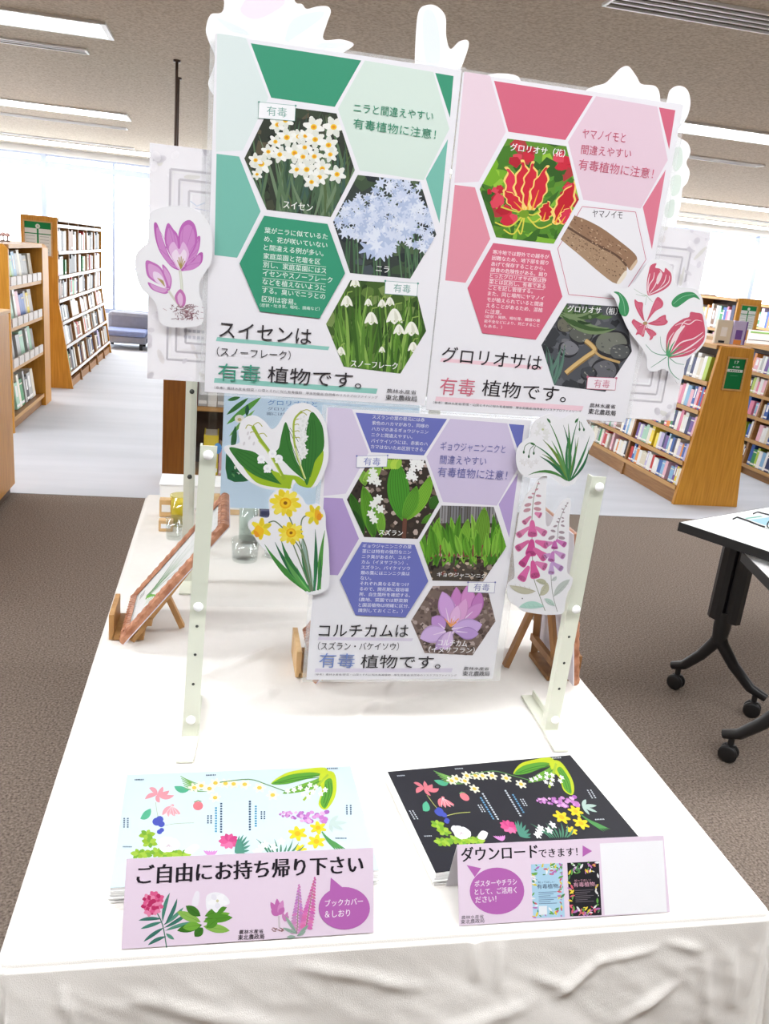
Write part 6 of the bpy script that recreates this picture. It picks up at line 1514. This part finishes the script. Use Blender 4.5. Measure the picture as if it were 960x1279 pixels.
# ------------------------------------------------------------------ small easels and framed pictures on the table
def place(M, p): return M @ Vector(p)
def easel_and_frame(origin, rz, lab_e, lab_f, front_art, back_col=(214, 208, 216), wood=None, fh=0.295, lean=0.66, rear=0.100):
    """local frame: picture faces -y, leans back to +y; origin = nearest lower corner region"""
    wood = wood or M_EASEL
    M = Matrix.Translation(origin) @ Matrix.Rotation(rz, 4, 'Z')
    P = lambda x, y, z: tuple(M @ Vector((x, y, z)))
    cs, sn = math.cos(lean), math.sin(lean)
    W_ = 0.197
    # easel: two front legs meeting at the top, a rear leg, a cross rail and a ledge block
    t = thing('tabletop_easel', P(0, 0.05, 0), lab_e, 'easel', 'small wooden easels')
    zt = 0.15 if lean > 0.4 else 0.20
    plane = lambda z: -0.004 + (z - 0.018) * math.tan(lean) + 0.007 / cs
    for sx in (-1, 1):
        MB().bar(P(sx * 0.060, plane(0.005) + 0.016, 0.005), P(sx * 0.014, plane(zt) + 0.014, zt), 0.013, 0.009).build('leg', wood, t)
    MB().bar(P(0.0, rear, 0.005), P(0, plane(zt * .5 if lean > .4 else zt * .85) + 0.020, zt * .5 if lean > .4 else zt * .85), 0.014, 0.010).build('rear_leg', wood, t)
    MB().bar(P(-0.058, plane(0.04) + 0.020, 0.040), P(0.058, plane(0.04) + 0.020, 0.040), 0.010, 0.014).build('cross_rail', wood, t)
    mb = MB()
    mb.bar(P(-0.05, 0.004, 0.005), P(0.05, 0.004, 0.005), 0.056, 0.009)
    mb.bar(P(-0.05, -0.026, 0.026), P(0.05, -0.026, 0.026), 0.009, 0.050)
    mb.build('ledge', wood, t)
    # framed picture leaning on it
    b0 = Vector((0, -0.004, 0.018))
    up = Vector((0, sn, cs)); nrm = Vector((0, -cs, sn)); ri = Vector((1, 0, 0))
    Q = lambda u, v, h: tuple(M @ (b0 + ri * u + up * v + nrm * h))
    f = thing('framed_picture', Q(0, 0, 0), lab_f, 'picture', 'framed flower pictures')
    bw = 0.022; th = 0.008
    mb = MB()
    def molding(a, b, ax, bx):
        """profiled rail from a to b (outer edge), inner edge ax..bx"""
        prof = ((0, 0), (0.10, 0.55), (0.30, 1.0), (0.55, 0.7), (0.78, 0.95), (1, 0.3))
        rows = []
        for (s_, hh) in prof: rows.append([(a[0] + (ax[0] - a[0]) * s_, a[1] + (ax[1] - a[1]) * s_, hh * th), (b[0] + (bx[0] - b[0]) * s_, b[1] + (bx[1] - b[1]) * s_, hh * th)])
        vs = []; fs = []; n = 40
        for r in rows:
            for k in range(n + 1):
                u = k / n; w = 0.0009 * math.sin(k * 2.4) * (1 if r[0][2] > .5 * th else 0)
                vs.append(Q(r[0][0] + (r[1][0] - r[0][0]) * u, r[0][1] + (r[1][1] - r[0][1]) * u, r[0][2] + w))
        for i in range(len(rows) - 1):
            for k in range(n): fs.append((i * (n + 1) + k, i * (n + 1) + k + 1, (i + 1) * (n + 1) + k + 1, (i + 1) * (n + 1) + k))
        mb.add(vs, fs)
    w2 = W_ / 2; O_ = [(-w2, 0), (w2, 0), (w2, fh), (-w2, fh)]; I_ = [(-w2 + bw, bw), (w2 - bw, bw), (w2 - bw, fh - bw), (-w2 + bw, fh - bw)]
    for i in range(4): molding(O_[i], O_[(i + 1) % 4], I_[i], I_[(i + 1) % 4])
    # outer sides of the frame
    for i in range(4):
        p, q = O_[i], O_[(i + 1) % 4]; mb.add([Q(*p, 0), Q(*q, 0), Q(*q, -0.005), Q(*p, -0.005)], [(0, 1, 2, 3)])
    mb.build('frame', M_ROSE, f)
    bk = MB(); bk.add([Q(-w2, 0, -0.005), Q(w2, 0, -0.005), Q(w2, fh, -0.005), Q(-w2, fh, -0.005), Q(-w2, 0, -0.007), Q(w2, 0, -0.007), Q(w2, fh, -0.007), Q(-w2, fh, -0.007)], [(0, 1, 2, 3), (7, 6, 5, 4), (0, 4, 5, 1), (1, 5, 6, 2), (2, 6, 7, 3), (3, 7, 4, 0)])
    bk.build('back_board', mat('back_board_grey', back_col, 0.7), f)
    Mr = M.to_3x3()
    a = Art(Q(-w2 + bw * .8, bw * .8, 0.001), tuple(Mr @ ri), tuple(Mr @ up), (244, 246, 246))
    iw, ih = W_ - 1.6 * bw, fh - 1.6 * bw
    front_art(a, iw, ih)
    a.build('picture', rect(0, 0, iw, ih), 0.001, f)
def art_reeds(a, w, h):
    rr = random.Random(12)
    for (x0, y0, x1, y1) in ((.04, .03, .96, .03), (.96, .03, .96, .97), (.96, .97, .04, .97), (.04, .97, .04, .03)): a.stroke([(x0 * w, y0 * h), (x1 * w, y1 * h)], .0008, (130, 140, 136), raw=True, up=False)
    a.step()
    for k in range(26):
        b = (w * .5 + rr.uniform(-.01, .01), h * .16); t = (w * rr.uniform(.12, .9), h * rr.uniform(.45, .86)); m_ = ((b[0] * .6 + t[0] * .4), (b[1] + t[1]) / 2)
        a.stroke(sm([b, m_, t], 5, False), rr.uniform(.0022, .0045), rr.choice([(96, 156, 92), (134, 178, 130), (70, 130, 80), (170, 200, 170)]), None, lambda u: 1.05 - u, raw=True)
    for k in range(4): a.stroke(sm([(w * .5, h * .16), (w * (.6 + k * .06), h * (.22 + k * .02)), (w * (.72 + k * .05), h * (.15 + k * .03))], 5, False), .006, rr.choice([(110, 190, 60), (84, 160, 54)]), None, lambda u: 1.1 - u, raw=True)
    for k in range(14): a.ell(w * rr.uniform(.2, .85), h * rr.uniform(.78, .95), .004, .0016, (206, 222, 222), rr.random() * 3, 8, raw=True)
    for k in range(3): a.poly(rect(w * (.16 + k * .05), h * .06, w * (.18 + k * .05), h * .12), (80, 84, 84), raw=True)
# faces the left side of the table
easel_and_frame((-0.158, 1.512, CZ), -math.pi / 2, 'small pine easel at the left of the table, holding a tilted framed picture',
                'framed green reed picture with rose gold frame, leaning on the left easel', art_reeds)
easel_and_frame((0.178, 1.366, CZ), -math.pi / 2, 'small pale easel half hidden behind the violet poster, at its left edge',
                'framed picture mostly hidden behind the violet poster, only its corner showing', art_reeds, wood=M_EASELK)
easel_and_frame((0.650, 1.350, CZ), math.pi / 2, 'small brown easel seen from behind, below the foxglove cut-out',
                'framed picture seen from behind, below the foxglove cut-out on the right', art_reeds, wood=mat('easel_brown', (158, 112, 66), 0.55, rgb2=(132, 90, 50), scale=14, stretch=(3, 3, .6)), lean=0.17, rear=0.098)

# ------------------------------------------------------------------ things at the far end of the table
t = thing('white_box', (-0.04, 2.36, CZ), 'low white box at the far end of the table', 'box')
MB().box(-0.158, 0.082, 2.290, 2.400, CZ, 0.768, b=0.003).build('body', M_PLASTW, t)
MB().box(-0.160, 0.084, 2.288, 2.402, 0.7685, 0.772, b=0.001).build('lid', M_PLASTW, t)
def tumbler(x, y, r, h, m, label, liquid=None):
    t = thing('glass_tumbler', (x, y, CZ), label, 'glass', 'small glasses at the far end of the table')
    MB().lathe((x, y, CZ), (0, 0, 1), [(0, 0), (r * .86, 0), (r * .9, .004), (r, h), (r * .95, h), (r * .84, .008), (0, .008)], 24).build('glass_body', m, t)
    if liquid: MB().lathe((x, y, CZ + .009), (0, 0, 1), [(0, 0), (r * .82, 0), (r * .9, h * .7), (0, h * .7)], 24).build('paper_roll', liquid, t)
tumbler(-0.092, 2.150, 0.030, 0.082, YGLASS, 'yellow glass at the far left end of the table', mat('yellow_paper', (226, 214, 96), 0.6, var=.1, scale=60))
tumbler(0.080, 2.030, 0.026, 0.115, TUMBLER, 'tall clear glass behind the left upright of the display stand', mat('mint_paper', (206, 220, 210), 0.6, var=.1, scale=60))
tumbler(0.070, 1.900, 0.034, 0.052, TUMBLER, 'wide low clear glass in front of the tall one')
tumbler(0.142, 1.930, 0.026, 0.070, TUMBLER, 'clear glass beside the navy packet')
tumbler(-0.104, 2.040, 0.022, 0.056, TUMBLER, 'small clear glass in front of the yellow one')
for k, (x, y, h, lab) in enumerate(((-0.128, 2.10, 0.030, 'small wooden block beside the yellow glass'), (-0.135, 2.22, 0.05, 'wooden block behind the yellow glass'), (0.040, 2.26, 0.055, 'wide wooden block behind the tall clear glass'))):
    t = thing('wooden_block', (x, y, CZ), lab, 'block', 'wooden blocks at the far end')
    MB().box(x - (.018 if k < 2 else .05), x + (.018 if k < 2 else .05), y - .012, y + .012, CZ, CZ + h, b=.002).build('block', M_EASELK, t)
    MB().box(x - (.012 if k < 2 else .04), x + (.012 if k < 2 else .04), y - .0128, y - .0121, CZ + h * .3, CZ + h * .7).build('paper_tag', M_PLASTW, t)
for k, (x, y, z, w, h, c, lab) in enumerate(((0.128, 2.020, CZ, .040, .090, (44, 56, 104), 'navy packet standing at the far end of the table'), (0.140, 2.20, CZ, .050, .115, (52, 54, 66), 'charcoal packet standing behind the navy one'))):
    t = thing('packet', (x, y, z), lab, 'packet', 'packets at the far end')
    MB().box(x - w / 2, x + w / 2, y - .008, y + .008, z, z + h, b=.003).build('packet_body', mat('packet_%d' % k, c, .5, var=.15, scale=40), t)
    MB().box(x - w * .38, x + w * .38, y - .0088, y - .0081, z + h * .5, z + h * .85).build('packet_label', mat('packet_label_%d' % k, tuple(min(255, v + 40) for v in c), .6, var=.2, scale=400), t)
# pale blue poster on the second stand
a = Art((0.006, 1.7465, 0.880), EX, EY, (206, 230, 250)); a.paper = 0.95
rr = random.Random(8)
a.crop(0, 0, 1)
for (b, t_, w, c) in (((283, 530), (326, 496), 8, (90, 160, 70)), ((283, 518), (310, 497), 6, (60, 120, 60)), ((286, 545), (318, 512), 5, (120, 180, 90)), ((284, 500), (300, 496), 5, (60, 120, 60)), ((290, 565), (294, 532), 7, (50, 110, 66)), ((308, 520), (309, 505), 5, (40, 90, 70))): a.leaf(b, t_, w, c)
a.ell(299, 523, 6, 5, (244, 242, 236)); a.ell(299, 524, 2.5, 2, (200, 190, 130))
a.poly(sm([(284, 556), (296, 570), (306, 590), (312, 600), (284, 598)], 3), (36, 104, 62))
for k in range(16): a.ell(287 + rr.uniform(0, 18), 566 + rr.uniform(0, 28), 2.4, 1.2, rr.choice([(90, 150, 90), (220, 232, 220), (30, 80, 50)]), rr.random() * 3, 6, up=False)
a.step(); a.ell(272, 560, 5, 7, (90, 150, 210))
a.text('グロリオサと', (334, 506), (396, 508), 6.5, (80, 140, 206)); a.text('グロリオサの根を', (334, 512.5), (394, 514), 4, (60, 90, 140)); a.text('園には植えない', (333, 518.5), (380, 520), 4, (60, 90, 140))
p = a.build('poster', rect(0, 0, 0.42, 0.29), 0.0004); tag(p, 'pale blue poster on the rear stand, behind the lily of the valley cut-out', 'poster', 'posters on the rear stand')

# ------------------------------------------------------------------ folding desks at the right
def desk(A, u, v, L, D, ztop, col, feet, label):
    A = Vector(A); u = Vector((*u, 0)).normalized(); v = Vector((*v, 0)).normalized()
    t = thing('folding_desk', (A.x + .2, A.y, 0), label, 'desk', 'folding desks on castors')
    P = lambda a_, b_, z: A + u * a_ + v * b_ + Vector((0, 0, z))
    def slab(a0, a1, b0, b1, z0, z1, m, name, par):
        mb = MB(); mb.prism([P(a0, b0, z0), P(a1, b0, z0), P(a1, b1, z0), P(a0, b1, z0)], (0, 0, z1 - z0)); return mb.build(name, m, par)
    top = slab(0.004, L - .004, 0.004, D - .004, ztop - 0.022, ztop, M_DESK, 'tabletop', t)
    mb = MB()
    for (a0, a1, b0, b1) in ((0, L, 0, .004), (0, L, D - .004, D), (0, .004, .004, D - .004), (L - .004, L, .004, D - .004)):
        mb.prism([P(a0, b0, ztop - .030), P(a1, b0, ztop - .030), P(a1, b1, ztop - .030), P(a0, b1, ztop - .030)], (0, 0, .0295))
    mb.build('edge_band', M_BLACKP, top)
    c = Vector(col); hub = Vector((c.x, c.y, 0.30))
    # ribbed column: two grooved half shells and a core
    mb = MB()
    d = (Vector(feet[1]) - Vector(feet[0])); d.z = 0; d.normalize(); e = Vector((-d.y, d.x, 0))
    for s_ in (-1, 1):
        cc = c + d * (0.026 * s_)
        pts = []
        for k in range(18):
            an = 2 * math.pi * k / 18; r = 0.027 * (1 + .07 * (k % 2))
            pts.append((cc.x + r * math.cos(an), cc.y + r * 1.2 * math.sin(an), 0.33))
        mb.prism(pts, (0, 0, ztop - 0.05 - 0.33))
    mb.build('column', M_BLACK, t)
    MB().bar((c.x, c.y, ztop - .06), (c.x, c.y, ztop - .02), .13, .09).build('bracket', M_BLACKP, t)
    lb = MB(); lb.tube([(c.x, c.y, .36), (c.x, c.y, .30), (c.x, c.y, .24)], [.030, .030, .024], 12); lb.build('core', M_BLACK, t)
    for ft in feet:
        ft = Vector(ft)
        w = (ft - c); w.z = 0
        lg = MB()
        pts = [Vector((c.x, c.y, .27)), Vector((c.x, c.y, .235)) + w * .10, Vector((c.x, c.y, .17)) + w * .42, Vector((c.x, c.y, .105)) + w * .86, Vector((c.x, c.y, .085)) + w * 1.22]
        lg.tube(pts, [.022, .022, .020, .018, .015], 10)
        fo = lg.build('foot', M_BLACK, t)
        MB().tube([(ft.x, ft.y, .095), (ft.x, ft.y, .055)], .010, 10).build('castor_stem', M_BLACK, fo)
        q = w.normalized(); s2 = Vector((-q.y, q.x, 0))
        cb = MB()
        for k in (-1, 1):
            cb.lathe(ft + Vector((0, 0, .030)) + s2 * (.011 * k - .008), s2, [(0, 0), (.022, 0), (.029, .003), (.029, .013), (.022, .016), (0, .016)], 20)
        cb.box(ft.x - .013, ft.x + .013, ft.y - .013, ft.y + .013, .030, .060, b=.003)
        cb.build('castor', M_BLACKP, fo)
desk((1.480, 2.345, 0), (0.906, 0.423), (0.48, -0.877), 1.30, 0.45, 0.70, (1.765, 2.400, 0), ((1.700, 2.500, 0), (1.885, 2.300, 0)),
     'white topped folding desk on black castors at the right edge, farther of two')
desk((1.625, 2.198, 0), (0.985, 0.17), (-0.26, -0.965), 1.2, 0.42, 0.655, (1.715, 1.945, 0), ((1.628, 2.041, 0), (1.81, 1.84, 0)),
     'nearer white topped folding desk at the right edge, overlapping the other')
# papers and reading glasses on the farther desk
t = thing('paper_booklet', (1.85, 2.33, .70), 'pale blue and white printed paper lying on the right desk', 'booklet')
a = Art((1.775, 2.300, .7016), (0.93, 0.36, 0), (-0.36, 0.93, 0), (238, 244, 248))
a.poly(rect(.03, .03, .15, .09), (170, 216, 240), raw=True); a.poly(rect(.03, .10, .12, .11), (120, 190, 170), raw=True)
a.build('sheet', rect(0, 0, .21, .13), .0012, t)
t = thing('reading_glasses', (1.75, 2.31, .70), 'black rimmed glasses with folded-out temples on the right desk', 'glasses')
g = MB(); g.tube([(1.702, 2.388, .7035), (1.716, 2.386, .712), (1.728, 2.350, .713), (1.742, 2.300, .712), (1.752, 2.286, .712)], .0028, 8); g.build('temple', M_BLACKP, t)
g = MB(); g.tube([(1.828, 2.462, .7035), (1.842, 2.458, .712), (1.868, 2.420, .713), (1.90, 2.370, .712), (1.912, 2.352, .712)], .0028, 8); g.build('temple', M_BLACKP, t)
dx = Vector((1.912 - 1.752, 2.352 - 2.286, 0)); dn = dx.normalized()
g = MB()
for k in (0, 1):
    cc = Vector((1.752, 2.286, .720)) + dx * (.25 + .5 * k)
    pts = [cc + dn * (.033 * math.cos(q * math.pi / 10)) + Vector((0, 0, .0165 * math.sin(q * math.pi / 10))) for q in range(21)]
    g.tube(pts, .0022, 8, cap=False)
g.tube([Vector((1.752, 2.286, .722)) + dx * .46, Vector((1.752, 2.286, .725)) + dx * .5, Vector((1.752, 2.286, .722)) + dx * .54], .002, 8)
g.build('rim', M_BLACKP, t)
for k in (0, 1):
    cc = Vector((1.752, 2.286, .720)) + dx * (.25 + .5 * k)
    MB().lathe(cc, (-dn.y, dn.x, 0), [(0, -.0006), (.0150, -.0006), (.0150, .0006), (0, .0006)], 20).build('lens', TUMBLER, t)
t = thing('clear_bag', (1.68, 2.27, .70), 'clear plastic strip curling at the edge of the right desk', 'plastic strip')
vs = []; n = 14
for k in range(n + 1):
    u = k / n; x = 1.656 + .10 * u; y = 2.316 - .105 * u; z = .7015 + .010 * math.sin(math.pi * min(1, u * 1.6)) * (u < .62)
    vs += [(x, y, z), (x + .018, y + .009, z)]
mb = MB(); mb.add(vs, [(2 * k, 2 * k + 1, 2 * k + 3, 2 * k + 2) for k in range(n)], 0, True); mb.build('strip', SLEEVE, t)
